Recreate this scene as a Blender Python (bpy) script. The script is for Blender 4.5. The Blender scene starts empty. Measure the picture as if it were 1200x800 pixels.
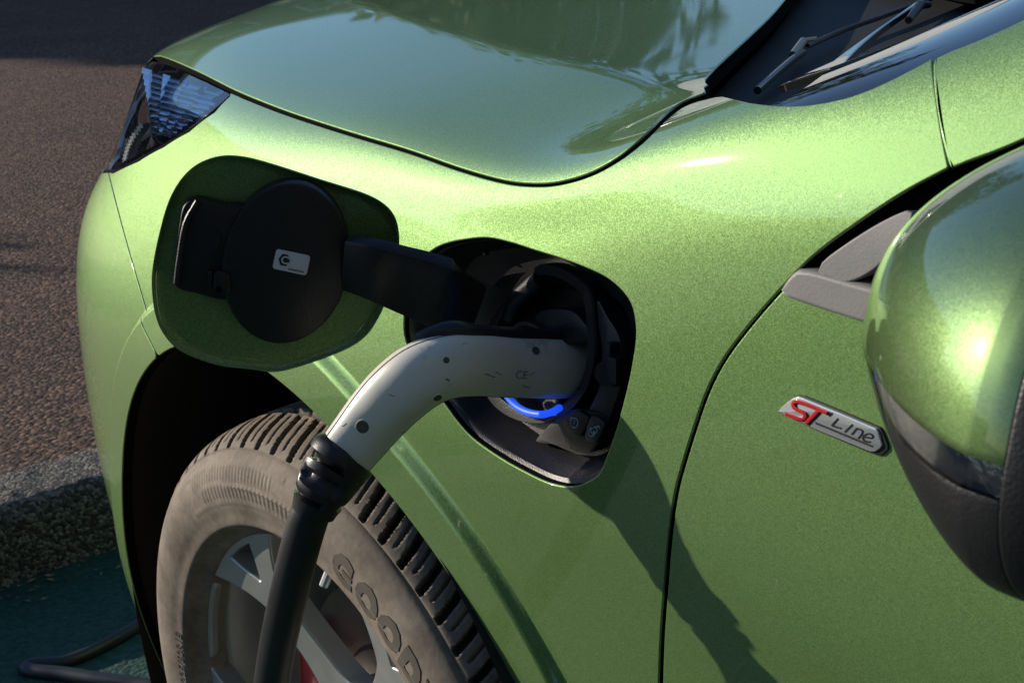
import bpy, bmesh, math, random
import numpy as np
from mathutils import Vector, Matrix
from mathutils.bvhtree import BVHTree
from mathutils.geometry import delaunay_2d_cdt
random.seed(4); rng = np.random.default_rng(4)
scn = bpy.context.scene
col = scn.collection

# ------------------------------------------------------------------ camera, sky, sun, exposure
CAM = np.array([1.111, -.503, 1.174]); YAW, PIT, ROLL, FPX = math.radians(-55.1), math.radians(-18.5), math.radians(-4.2), 1730.
_d = np.array([math.sin(YAW)*math.cos(PIT), math.cos(YAW)*math.cos(PIT), math.sin(PIT)])
_r = np.array([math.cos(YAW), -math.sin(YAW), 0.]); _u = np.cross(_r, _d)
RT = math.cos(ROLL)*_r+math.sin(ROLL)*_u; UP = -math.sin(ROLL)*_r+math.cos(ROLL)*_u; DR = _d
cam = bpy.data.objects.new('camera', bpy.data.cameras.new('camera')); col.objects.link(cam)
cam.matrix_world = Matrix(((RT[0], UP[0], -DR[0], CAM[0]), (RT[1], UP[1], -DR[1], CAM[1]), (RT[2], UP[2], -DR[2], CAM[2]), (0, 0, 0, 1)))
cam.data.sensor_width = 36; cam.data.lens = FPX/1200*36; cam.data.clip_start = .02; cam.data.clip_end = 600
cam.data.dof.use_dof = True; cam.data.dof.focus_distance = .98; cam.data.dof.aperture_fstop = 40
scn.camera = cam
SUN_TO = Vector((-.824, -.495, .280)).normalized()      # direction towards the sun
elev = math.asin(SUN_TO.z); az = math.atan2(SUN_TO.x, SUN_TO.y)
w = bpy.data.worlds.new('World'); scn.world = w; w.use_nodes = True
nt = w.node_tree; bg = nt.nodes['Background']
sky = nt.nodes.new('ShaderNodeTexSky'); sky.sky_type = 'NISHITA'; sky.sun_disc = False
sky.sun_elevation = elev; sky.sun_rotation = az; sky.air_density = 1.0; sky.dust_density = .1; sky.ozone_density = 4.0
nt.links.new(sky.outputs[0], bg.inputs[0]); bg.inputs[1].default_value = .125
sun = bpy.data.objects.new('sun', bpy.data.lights.new('sun', 'SUN')); col.objects.link(sun)
sun.data.energy = 4.0; sun.data.angle = math.radians(.6); sun.data.color = (1, .89, .74)
sun.rotation_euler = (-SUN_TO).to_track_quat('-Z', 'Y').to_euler(); sun.location = (-8, -4, 5)
scn.view_settings.view_transform = 'Standard'; scn.view_settings.look = 'None'; scn.view_settings.gamma = 1
scn.view_settings.exposure = .21; scn.view_settings.use_curve_mapping = False

# ------------------------------------------------------------------ helpers
def ray(u, v):
    return DR+RT*(u-600)/FPX-UP*(v-400)/FPX
def aty(u, v, y):
    r = ray(u, v); return CAM+r*(y-CAM[1])/r[1]
def atz(u, v, z):
    r = ray(u, v); return CAM+r*(z-CAM[2])/r[2]
def onplane(u, v, P, n, d=0):
    r = ray(u, v); return CAM+r*(((P+n*d-CAM)@n)/(r@n))
def nrm(a):
    a = np.asarray(a, float); return a/(np.linalg.norm(a, axis=-1, keepdims=True)+1e-12)
def smooth(x, a, b):
    t = np.clip((x-a)/(b-a), 0, 1); return t*t*(3-2*t)
def chaikin(pts, n=2, closed=False):
    p = np.array(pts, float)
    for _ in range(n):
        q = np.roll(p, -1, 0) if closed else p[1:]
        a = p if closed else p[:-1]
        c = np.stack([a*.75+q*.25, a*.25+q*.75], 1).reshape(-1, p.shape[1])
        p = c if closed else np.vstack([p[:1], c, p[-1:]])
    return p
def catmull(pts, step, closed=False):
    p = np.array(pts, float)
    n = len(p); out = []
    rngi = range(n if closed else n-1)
    for i in rngi:
        if closed: a, b, c, d = p[(i-1) % n], p[i], p[(i+1) % n], p[(i+2) % n]
        else: a, b, c, d = p[max(i-1, 0)], p[i], p[i+1], p[min(i+2, n-1)]
        L = np.linalg.norm(c-b); m = max(1, int(L/step))
        for k in range(m):
            t = k/m
            out.append(.5*((2*b)+(c-a)*t+(2*a-5*b+4*c-d)*t*t+(3*b-a-3*c+d)*t**3))
    if not closed: out.append(p[-1])
    return np.array(out)
def link(name, me, mat=None, parent=None, smooth_=True, sharp=None):
    if mat is not None:
        for m in (mat if isinstance(mat, (list, tuple)) else [mat]): me.materials.append(m)
    o = bpy.data.objects.new(name, me); col.objects.link(o)
    if parent: o.parent = parent
    if smooth_:
        me.polygons.foreach_set('use_smooth', [True]*len(me.polygons))
        if sharp: me.set_sharp_from_angle(angle=math.radians(sharp))
    return o
def mk(name, V, F, mat=None, parent=None, smooth_=True, sharp=None, N=None, fm=None):
    me = bpy.data.meshes.new(name); me.from_pydata([tuple(map(float, v)) for v in V], [], [tuple(map(int, f)) for f in F])
    if fm is not None: me.polygons.foreach_set('material_index', list(map(int, fm)))
    o = link(name, me, mat, parent, smooth_, sharp)
    if N is not None: me.normals_split_custom_set_from_vertices([tuple(map(float, n)) for n in N])
    return o
class MB:
    def __init__(s): s.V = []; s.F = []; s.M = []
    def add(s, V, F, m=0):
        k = len(s.V); s.V += [tuple(map(float, v)) for v in V]; s.F += [tuple(int(i)+k for i in f) for f in F]; s.M += [m]*len(F)
    def grid(s, G, closeu=False, closev=False, m=0):
        G = np.asarray(G); a, b = G.shape[:2]; F = []
        for i in range(a if closeu else a-1):
            for j in range(b if closev else b-1):
                i2, j2 = (i+1) % a, (j+1) % b
                F.append((i*b+j, i2*b+j, i2*b+j2, i*b+j2))
        s.add(G.reshape(-1, 3), F, m)
    def slab(s, pts, n, th, bev=.001, m=0):
        """closed outline pts (3D, planar-ish), front at pts, back at -n*th; bevelled front edge"""
        P = np.array(pts, float); n = nrm(n); c = P.mean(0)
        t = nrm(np.roll(P, -1, 0)-np.roll(P, 1, 0)); o = np.cross(t, n)
        if ((P-c)*o).sum() < 0: o = -o
        rings = [P-n*th, P-n*bev, P-o*bev*.3-n*bev*.3, P-o*bev]
        G = np.array(rings); k = len(s.V); s.grid(G, closev=True, m=m)
        L = len(P); s.F.append(tuple(k+3*L+i for i in range(L))); s.M.append(m)
        s.F.append(tuple(k+L-1-i for i in range(L))); s.M.append(m)
    def box(s, c, dx, dy, dz, ax=None, m=0):
        c = np.array(c, float); ax = np.eye(3) if ax is None else ax
        V = [c+ax[0]*a*dx/2+ax[1]*b*dy/2+ax[2]*e*dz/2 for a in(-1, 1) for b in(-1, 1) for e in(-1, 1)]
        s.add(V, [(0, 1, 3, 2), (4, 6, 7, 5), (0, 4, 5, 1), (2, 3, 7, 6), (0, 2, 6, 4), (1, 5, 7, 3)], m)
    def tube(s, path, rad, seg=16, m=0, cap=True, up=(0.1, .2, 1)):
        P = np.array(path, float); T = nrm(np.gradient(P, axis=0)); R = np.broadcast_to(np.asarray(rad, float), (len(P),))
        u = np.cross(T[0], np.array(up, float)); u = nrm(u); G = []
        for i in range(len(P)):
            u = nrm(u-T[i]*(u@T[i])); v = np.cross(T[i], u)
            a = np.arange(seg)*2*np.pi/seg
            G.append(P[i]+R[i]*(np.cos(a)[:, None]*u+np.sin(a)[:, None]*v))
        k = len(s.V); s.grid(np.array(G), closev=True, m=m)
        if cap:
            s.F.append(tuple(k+i for i in range(seg))); s.F.append(tuple(k+(len(P)-1)*seg+seg-1-i for i in range(seg))); s.M += [m, m]
    def build(s, name, mat=None, parent=None, sharp=35, smooth_=True, bevel=0):
        me = bpy.data.meshes.new(name); me.from_pydata(s.V, [], s.F)
        me.polygons.foreach_set('material_index', s.M)
        bm = bmesh.new(); bm.from_mesh(me); bmesh.ops.recalc_face_normals(bm, faces=bm.faces); bm.to_mesh(me); bm.free()
        o = link(name, me, mat, parent, smooth_, sharp)
        if bevel:
            b = o.modifiers.new('bevel', 'BEVEL'); b.width = bevel; b.segments = 2; b.limit_method = 'ANGLE'
        return o
def empty(name, loc=(0, 0, 0), label=None, cat=None, parent=None, group=None, rz=0):
    o = bpy.data.objects.new(name, None); col.objects.link(o); o.location = loc; o.rotation_euler = (0, 0, rz); o.empty_display_size = .1
    if parent: o.parent = parent
    if label: o['label'] = label
    if cat: o['category'] = cat
    if group: o['group'] = group
    return o
def tag(o, label, cat, group=None):
    o['label'] = label; o['category'] = cat
    if group: o['group'] = group
    return o
def struct(o): o['kind'] = 'structure'; return o

# ---- natural cubic spline
def nspl(xk, yk, x):
    xk = np.array(xk, float); yk = np.array(yk, float); n = len(xk); h = np.diff(xk)
    A = np.zeros((n, n)); b = np.zeros((n,)+yk.shape[1:]); A[0, 0] = A[-1, -1] = 1
    for i in range(1, n-1):
        A[i, i-1] = h[i-1]; A[i, i] = 2*(h[i-1]+h[i]); A[i, i+1] = h[i]
        b[i] = 6*((yk[i+1]-yk[i])/h[i]-(yk[i]-yk[i-1])/h[i-1])
    M = np.linalg.solve(A, b); x = np.atleast_1d(x); i = np.clip(np.searchsorted(xk, x)-1, 0, n-2)
    sh = (slice(None),)+(None,)*(yk.ndim-1)
    a = ((xk[i+1]-x)/h[i])[sh]; c = ((x-xk[i])/h[i])[sh]; hh = (h[i]**2/6)[sh]
    return a*yk[i]+c*yk[i+1]+((a**3-a)*M[i]+(c**3-c)*M[i+1])*hh

class Surf:
    """a surface sampled on a grid; gives points and normals at (s,t) and the (s,t) a sight line meets"""
    def __init__(S, s, t, P, post=None, flip=False):
        S.s = np.array(s); S.t = np.array(t); S.P = P; S.post = post
        ds = np.gradient(P, S.s, axis=0); dt = np.gradient(P, S.t, axis=1); S.N = nrm(np.cross(ds, dt))
        if flip: S.N = -S.N
        a, b = P.shape[:2]
        idx = np.arange(a*b).reshape(a, b)
        F = np.stack([idx[:-1, :-1], idx[1:, :-1], idx[1:, 1:], idx[:-1, :-1], idx[1:, 1:], idx[:-1, 1:]], -1).reshape(-1, 3)
        S.F = F; S.b = b
        S.bvh = BVHTree.FromPolygons(P.reshape(-1, 3).tolist(), F.tolist())
    def hit(S, u, v):
        r = nrm(ray(u, v)); loc, n, i, d = S.bvh.ray_cast(Vector(CAM), Vector(r))
        if loc is None:
            best = None
            for k in np.linspace(.5, 2.4, 60):
                l, n2, i2, d2 = S.bvh.find_nearest(Vector(CAM+r*k))
                if l is not None and (best is None or d2 < best[0]): best = (d2, l, i2)
            loc, i = best[1], best[2]
        f = S.F[i]; A, B, Cc = [S.P.reshape(-1, 3)[k] for k in f]; p = np.array(loc)
        M = np.stack([B-A, Cc-A], 1); bc = np.linalg.lstsq(M, p-A, rcond=None)[0]; w_ = [1-bc.sum(), bc[0], bc[1]]
        return np.array([sum(w_[k]*S.s[f[k]//S.b] for k in range(3)), sum(w_[k]*S.t[f[k] % S.b] for k in range(3))])
    def hits(S, pts): return np.array([S.hit(*p) for p in pts])
    def ev(S, st):
        st = np.atleast_2d(st); x = np.clip(st[:, 0], S.s[0], S.s[-1]-1e-9); y = np.clip(st[:, 1], S.t[0], S.t[-1]-1e-9)
        i = np.clip(np.searchsorted(S.s, x, side='right')-1, 0, len(S.s)-2); j = np.clip(np.searchsorted(S.t, y, side='right')-1, 0, len(S.t)-2)
        a = ((x-S.s[i])/(S.s[i+1]-S.s[i]))[:, None]; b = ((y-S.t[j])/(S.t[j+1]-S.t[j]))[:, None]
        f = lambda G: (1-a)*(1-b)*G[i, j]+a*(1-b)*G[i+1, j]+(1-a)*b*G[i, j+1]+a*b*G[i+1, j+1]
        P, N = f(S.P), nrm(f(S.N))
        if S.post: P, N = S.post(P, N)
        return P, N
def inside(pts, loops):
    x, y = pts[:, 0], pts[:, 1]; r = np.zeros(len(pts), bool)
    for L in loops:
        A = L; B = np.roll(L, -1, 0)
        for (x1, y1), (x2, y2) in zip(A, B):
            if y1 == y2: continue
            c = ((y1 > y) != (y2 > y)) & (x < (x2-x1)*(y-y1)/(y2-y1)+x1); r ^= c
    return r
def resample(L, step, closed=True):
    L = np.array(L, float); Q = np.vstack([L, L[:1]]) if closed else L
    d = np.r_[0, np.cumsum(np.linalg.norm(np.diff(Q, axis=0), axis=1))]
    keep = np.r_[True, np.diff(d) > 1e-7]; Q, d = Q[keep], d[keep]
    n = max(8, int(d[-1]/step)); x = np.linspace(0, d[-1], n+1)
    if closed: x = x[:-1]
    return np.stack([np.interp(x, d, Q[:, k]) for k in range(L.shape[1])], 1)
def panel(name, surf, loops, mat, parent, sp=.01, k=.07, r=.0012, depth=.012, off=0., edge=None, extra=()):
    """sheet cut out of a surface by closed (s,t) outlines, with its edges rolled over and turned in"""
    sc = np.array([1, k]); edge = edge or sp*.6
    Ls = [resample(np.array(l)*sc, edge) for l in loops]
    lo = Ls[0].min(0); hi = Ls[0].max(0); nx, ny = (np.ceil((hi-lo)/sp)+1).astype(int)
    gx = lo[0]+np.arange(nx+1)*sp; gy = lo[1]+np.arange(ny+1)*sp
    GX, GY = np.meshgrid(gx, gy, indexing='ij'); G = np.stack([GX.ravel(), GY.ravel()], 1)
    ins = inside(G, Ls).reshape(nx+1, ny+1)
    bad = np.zeros((nx, ny), bool)
    for L in Ls:
        ij = ((L-lo)/sp).astype(int)
        for a in(-1, 0, 1):
            for b in(-1, 0, 1): bad[np.clip(ij[:, 0]+a, 0, nx-1), np.clip(ij[:, 1]+b, 0, ny-1)] = True
    ex = []
    for L in extra:
        L = resample(np.array(L)*sc, edge, False); L = L[inside(L, Ls) & (np.abs(L[:, None]-np.vstack(Ls)[None]).max(2).min(1) > edge*.8)]
        ex.append(L)
        ij = ((L-lo)/sp).astype(int); bad[np.clip(ij[:, 0], 0, nx-1), np.clip(ij[:, 1], 0, ny-1)] = True
    full = ins[:-1, :-1] & ins[1:, :-1] & ins[:-1, 1:] & ins[1:, 1:] & ~bad
    verts = []; vid = {}
    def gv(i, j):
        if (i, j) not in vid: vid[(i, j)] = len(verts); verts.append((gx[i], gy[j]))
        return vid[(i, j)]
    F = []; ec = {}
    for i, j in zip(*np.nonzero(full)):
        q = [gv(i, j), gv(i+1, j), gv(i+1, j+1), gv(i, j+1)]; F.append(tuple(q))
        for a in range(4):
            e = (q[a], q[(a+1) % 4]); kx = tuple(sorted(e)); ec[kx] = ec.get(kx, 0)+1
    border = [e for e, c in ec.items() if c == 1]
    bverts = sorted({v for e in border for v in e}); remap = {v: i for i, v in enumerate(bverts)}
    cv = [Vector(verts[v]) for v in bverts]; back = list(bverts)
    ce = [(remap[a], remap[b]) for a, b in border]
    loopids = []
    for L in Ls:
        ids = []
        for p in L:
            ids.append(len(verts)); verts.append(tuple(p)); cv.append(Vector(p)); back.append(ids[-1])
        k0 = len(cv)-len(L); ce += [(k0+i, k0+(i+1) % len(L)) for i in range(len(L))]; loopids.append(ids)
    for L in ex:
        for p in L: cv.append(Vector(p)); back.append(len(verts)); verts.append(tuple(p))
    ov, oe, of, orv, _, _ = delaunay_2d_cdt(cv, ce, [], 0, 1e-9)
    omap = []
    for i, o in enumerate(orv):
        if o: omap.append(back[o[0]])
        else: omap.append(len(verts)); verts.append(tuple(ov[i]))
    va = np.array(verts); cen = np.array([va[[omap[q] for q in f]].mean(0) for f in of])
    ok = inside(cen, Ls); ci = ((cen-lo)/sp).astype(int); ci[:, 0] = np.clip(ci[:, 0], 0, nx-1); ci[:, 1] = np.clip(ci[:, 1], 0, ny-1)
    ok &= ~full[ci[:, 0], ci[:, 1]]
    F += [tuple(omap[q] for q in f) for f, o in zip(of, ok) if o]
    P, N = surf.ev(va/sc); P = P+N*off
    V = list(P); NN = list(N); nfm = None; dark = []
    for li, ids in enumerate(loopids):
        Pl, Nl = P[ids], N[ids]
        t = nrm(np.roll(Pl, -1, 0)-np.roll(Pl, 1, 0)); o = nrm(np.cross(t, Nl))
        A = va[ids]; area = ((A[:, 0]*np.roll(A[:, 1], -1))-(A[:, 1]*np.roll(A[:, 0], -1))).sum()
        # orientation of loop seen against the normal decides which side is outside
        ctr = Pl+o*.003; tst = A+0
        st2 = np.stack([(ctr-Pl)@x for x in (np.eye(3))], 0)
        # numerically: step in (s,t)
        e = 1e-4; Ps, _ = surf.ev((A+[e, 0])/sc); Pt, _ = surf.ev((A+[0, e])/sc); P0, _ = surf.ev(A/sc)
        ds, dt = (Ps-P0)/e, (Pt-P0)/e
        mv = np.stack([(o*ds).sum(1), (o*dt).sum(1)], 1); mv = nrm(mv)*sp*.2
        frac = inside(A+mv, Ls).mean()
        if frac > .5: o = -o
        prev = ids; n = len(ids)
        for (do, dn, no) in ((.6*r, .25*r, .5), (r, r, 1.), (r, depth, 1.)):
            cur = list(range(len(V), len(V)+n)); V += list(Pl+o*do-Nl*dn); NN += list(nrm(Nl*(1-no)+o*no))
            if dn == depth: dark += list(range(len(F), len(F)+n))
            F += [(prev[i], prev[(i+1) % n], cur[(i+1) % n], cur[i]) for i in range(n)]; prev = cur
    Va = np.array(V); Na = np.array(NN); F2 = []
    for f in F:
        g = np.cross(Va[f[1]]-Va[f[0]], Va[f[2]]-Va[f[0]])
        F2.append(f if g@Na[list(f)].sum(0) >= 0 else f[::-1])
    fm = np.zeros(len(F2), int)
    if mat.name.startswith('green'): fm[dark] = 1; mat = [mat, DARK]  # turned-in edges coloured black so the shut lines look shaded
    return mk(name, V, F2, mat, parent, True, None, NN, fm)

# ------------------------------------------------------------------ materials
def newmat(name):
    m = bpy.data.materials.new(name); m.use_nodes = True; n = m.node_tree.nodes; return m, m.node_tree, n['Principled BSDF']
def node(nt, typ, **kw):
    n = nt.nodes.new(typ)
    for k, v in kw.items():
        if hasattr(n, k): setattr(n, k, v)
        else: n.inputs[k].default_value = v
    return n
def setp(p, **kw):
    for k, v in kw.items(): p.inputs[k.replace('_', ' ')].default_value = v
def plain(name, c, rough=.5, metal=0., coat=0., bump=0., bscale=300., var=0., spec=.5, coatr=.03, vscale=40):
    m, t, p = newmat(name); p.inputs['Base Color'].default_value = (*c, 1); setp(p, Roughness=rough, Metallic=metal, Coat_Weight=coat, Coat_Roughness=coatr, Specular_IOR_Level=spec)
    tc = node(t, 'ShaderNodeTexCoord')
    if bump:
        nz = node(t, 'ShaderNodeTexNoise', Scale=bscale, Detail=4.); t.links.new(tc.outputs['Object'], nz.inputs['Vector'])
        b = node(t, 'ShaderNodeBump', Strength=bump, Distance=.001); t.links.new(nz.outputs[0], b.inputs['Height']); t.links.new(b.outputs[0], p.inputs['Normal'])
    if var:
        nz = node(t, 'ShaderNodeTexNoise', Scale=float(vscale), Detail=6.); t.links.new(tc.outputs['Object'], nz.inputs['Vector'])
        mx = node(t, 'ShaderNodeMix', data_type='RGBA'); mx.inputs['A'].default_value = (*[x*(1-var) for x in c], 1); mx.inputs['B'].default_value = (*[min(1, x*(1+var)) for x in c], 1)
        t.links.new(nz.outputs[0], mx.inputs['Factor']); t.links.new(mx.outputs['Result'], p.inputs['Base Color'])
        ra = node(t, 'ShaderNodeMapRange'); ra.inputs[3].default_value = max(.02, rough-.12); ra.inputs[4].default_value = min(1, rough+.12); t.links.new(nz.outputs[0], ra.inputs[0]); t.links.new(ra.outputs[0], p.inputs['Roughness'])
    return m
def paint(fs=1900., amp=.19, metal=.78, rough=.58, cm=1.):
    m, t, p = newmat('green_metallic_paint'); tc = node(t, 'ShaderNodeTexCoord')
    vo = node(t, 'ShaderNodeTexVoronoi', Scale=fs); t.links.new(tc.outputs['Object'], vo.inputs['Vector'])
    n2 = node(t, 'ShaderNodeTexNoise', Scale=900., Detail=2.); t.links.new(tc.outputs['Object'], n2.inputs['Vector'])
    # flake tilt
    sub = node(t, 'ShaderNodeVectorMath', operation='SUBTRACT'); sub.inputs[1].default_value = (.5, .5, .5); t.links.new(vo.outputs['Color'], sub.inputs[0])
    sc = node(t, 'ShaderNodeVectorMath', operation='SCALE'); sc.inputs['Scale'].default_value = amp; t.links.new(sub.outputs[0], sc.inputs[0])
    ge = node(t, 'ShaderNodeNewGeometry'); ad = node(t, 'ShaderNodeVectorMath', operation='ADD'); t.links.new(ge.outputs['Normal'], ad.inputs[0]); t.links.new(sc.outputs[0], ad.inputs[1])
    no = node(t, 'ShaderNodeVectorMath', operation='NORMALIZE'); t.links.new(ad.outputs[0], no.inputs[0]); t.links.new(no.outputs[0], p.inputs['Normal'])
    mx = node(t, 'ShaderNodeMix', data_type='RGBA'); mx.inputs['A'].default_value = (.115*cm, .225*cm, .07*cm, 1); mx.inputs['B'].default_value = (.265*cm, .42*cm, .145*cm, 1)
    sp_ = node(t, 'ShaderNodeSeparateColor'); t.links.new(vo.outputs['Color'], sp_.inputs[0]); t.links.new(sp_.outputs[0], mx.inputs['Factor']); t.links.new(mx.outputs['Result'], p.inputs['Base Color'])
    v3 = node(t, 'ShaderNodeTexVoronoi', Scale=95.); t.links.new(tc.outputs['Object'], v3.inputs['Vector'])
    lt_ = node(t, 'ShaderNodeMath', operation='LESS_THAN'); lt_.inputs[1].default_value = .075; t.links.new(v3.outputs['Distance'], lt_.inputs[0])
    s3 = node(t, 'ShaderNodeSeparateColor'); t.links.new(v3.outputs['Color'], s3.inputs[0]); g3 = node(t, 'ShaderNodeMath', operation='GREATER_THAN'); g3.inputs[1].default_value = .86; t.links.new(s3.outputs[0], g3.inputs[0])
    m3 = node(t, 'ShaderNodeMath', operation='MULTIPLY'); t.links.new(lt_.outputs[0], m3.inputs[0]); t.links.new(g3.outputs[0], m3.inputs[1])
    mx3 = node(t, 'ShaderNodeMix', data_type='RGBA'); t.links.new(m3.outputs[0], mx3.inputs['Factor']); t.links.new(mx.outputs['Result'], mx3.inputs['A']); mx3.inputs['B'].default_value = (.34, .36, .25, 1); t.links.new(mx3.outputs['Result'], p.inputs['Base Color'])
    n3 = node(t, 'ShaderNodeTexNoise', Scale=9., Detail=5.); t.links.new(tc.outputs['Object'], n3.inputs['Vector'])
    mr = node(t, 'ShaderNodeMapRange'); mr.inputs[1].default_value = .35; mr.inputs[2].default_value = .8; mr.inputs[3].default_value = .035; mr.inputs[4].default_value = .07
    t.links.new(n3.outputs[0], mr.inputs[0]); t.links.new(mr.outputs[0], p.inputs['Coat Roughness'])
    setp(p, Metallic=metal, Roughness=rough, Coat_Weight=1., Coat_IOR=1.6)
    return m
PAINT = paint(); PAINT_FINE_DIM = paint(3200., .05, .8, .42, .5)  # second one: finer flake, colour darkened to dim the sun's glare on the mirror
BLACKP = plain('textured_black_plastic', (.011, .011, .013), .42, bump=.25, bscale=900)
DARK = plain('dark_void', (.005, .005, .006), .95, spec=.05)
RUBBER = plain('black_rubber', (.02, .02, .02), .6)
CABLEM = plain('cable_sheath', (.022, .022, .025), .42, bump=.15, bscale=500, var=.3)
BOOTM = plain('boot_rubber', (.018, .018, .021), .38, bump=.1, bscale=700, var=.2)
ALLOY = plain('grey_alloy', (.50, .51, .49), .38, metal=.55, coat=.5, var=.18, vscale=25)
CHROME = plain('chrome', (.8, .8, .8), .12, metal=1.)
GLASSD = plain('dark_glass', (.01, .012, .013), .03, coat=1., spec=.8)
REDM = plain('red_caliper', (.45, .012, .015), .35, coat=.6)
DISC = plain('brake_disc', (.28, .25, .23), .35, metal=.9, var=.2)
def capwhite():
    m, t, p = newmat('white_handle_plastic'); tc = node(t, 'ShaderNodeTexCoord')
    nz = node(t, 'ShaderNodeTexNoise', Scale=38., Detail=8., Roughness=.7); t.links.new(tc.outputs['Object'], nz.inputs['Vector'])
    cr = node(t, 'ShaderNodeValToRGB'); t.links.new(nz.outputs[0], cr.inputs[0])
    cr.color_ramp.elements[0].position = .27; cr.color_ramp.elements[0].color = (.30, .27, .23, 1); cr.color_ramp.elements[1].position = .40; cr.color_ramp.elements[1].color = (.80, .76, .67, 1)
    t.links.new(cr.outputs[0], p.inputs['Base Color']); setp(p, Roughness=.36, Subsurface_Weight=.0)
    n2 = node(t, 'ShaderNodeTexNoise', Scale=700., Detail=3.); t.links.new(tc.outputs['Object'], n2.inputs['Vector'])
    b = node(t, 'ShaderNodeBump', Strength=.12, Distance=.0006); t.links.new(n2.outputs[0], b.inputs['Height']); t.links.new(b.outputs[0], p.inputs['Normal'])
    return m
WHITE = capwhite()
def tyremat():
    m, t, p = newmat('dusty_tyre_rubber'); tc = node(t, 'ShaderNodeTexCoord')
    nz = node(t, 'ShaderNodeTexNoise', Scale=14., Detail=9., Roughness=.65); t.links.new(tc.outputs['Object'], nz.inputs['Vector'])
    cr = node(t, 'ShaderNodeValToRGB'); t.links.new(nz.outputs[0], cr.inputs[0]); e = cr.color_ramp.elements
    e[0].position = .3; e[0].color = (.17, .135, .10, 1); e[1].position = .65; e[1].color = (.42, .34, .265, 1)
    n2 = node(t, 'ShaderNodeTexNoise', Scale=160., Detail=5.); t.links.new(tc.outputs['Object'], n2.inputs['Vector'])
    mx = node(t, 'ShaderNodeMix', data_type='RGBA', blend_type='MULTIPLY'); mx.inputs['Factor'].default_value = .5
    t.links.new(cr.outputs[0], mx.inputs['A']); t.links.new(n2.outputs[0], mx.inputs['B']); 
    # colour goes near-black with groove depth, read from a vertex attribute
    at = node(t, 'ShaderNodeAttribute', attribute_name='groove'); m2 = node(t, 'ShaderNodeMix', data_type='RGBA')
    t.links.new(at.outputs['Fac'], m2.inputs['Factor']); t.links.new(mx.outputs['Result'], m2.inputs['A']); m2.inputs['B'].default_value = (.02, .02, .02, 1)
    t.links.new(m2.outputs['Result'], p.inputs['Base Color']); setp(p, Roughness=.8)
    b = node(t, 'ShaderNodeBump', Strength=.3, Distance=.001); t.links.new(n2.outputs[0], b.inputs['Height']); t.links.new(b.outputs[0], p.inputs['Normal'])
    return m
TYRE = tyremat()
def groundmat(name, c1, c2, c3, scale, bump, rough=.85, dist=.012):
    m, t, p = newmat(name); tc = node(t, 'ShaderNodeTexCoord')
    vo = node(t, 'ShaderNodeTexVoronoi', Scale=scale, Randomness=1.); t.links.new(tc.outputs['Object'], vo.inputs['Vector'])
    nz = node(t, 'ShaderNodeTexNoise', Scale=scale*.8, Detail=6., Roughness=.7); t.links.new(tc.outputs['Object'], nz.inputs['Vector'])
    big = node(t, 'ShaderNodeTexNoise', Scale=1.3, Detail=4.); t.links.new(tc.outputs['Object'], big.inputs['Vector'])
    sep = node(t, 'ShaderNodeSeparateColor'); t.links.new(vo.outputs['Color'], sep.inputs[0])
    cr = node(t, 'ShaderNodeValToRGB'); e = cr.color_ramp.elements; e[0].color = (*c1, 1); e[1].color = (*c3, 1); e.new(.5).color = (*c2, 1)
    t.links.new(sep.outputs[0], cr.inputs[0])
    mx = node(t, 'ShaderNodeMix', data_type='RGBA', blend_type='MULTIPLY'); mx.inputs['Factor'].default_value = .45
    mr = node(t, 'ShaderNodeMapRange'); mr.inputs[1].default_value = .3; mr.inputs[2].default_value = .7; mr.inputs[3].default_value = .5; mr.inputs[4].default_value = 1.3
    t.links.new(big.outputs[0], mr.inputs[0]); t.links.new(cr.outputs[0], mx.inputs['A']); t.links.new(mr.outputs[0], mx.inputs['B']); t.links.new(mx.outputs['Result'], p.inputs['Base Color'])
    sm = node(t, 'ShaderNodeMath', operation='SUBTRACT'); t.links.new(nz.outputs[0], sm.inputs[0]); t.links.new(vo.outputs['Distance'], sm.inputs[1])
    b = node(t, 'ShaderNodeBump', Strength=bump, Distance=dist); t.links.new(sm.outputs[0], b.inputs['Height']); t.links.new(b.outputs[0], p.inputs['Normal'])
    setp(p, Roughness=rough); return m
PAVE = groundmat('brown_coarse_asphalt', (.02, .010, .006), (.095, .047, .028), (.30, .17, .105), 100., 1.)
KERBM = groundmat('grey_rough_stone', (.04, .036, .032), (.12, .11, .097), (.33, .30, .26), 150., .9)
BAY = groundmat('green_painted_asphalt', (.006, .04, .033), (.010, .06, .048), (.016, .08, .062), 120., .35)
ROADM = groundmat('dark_tarmac', (.03, .03, .03), (.05, .05, .05), (.08, .08, .08), 110., .5)

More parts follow.
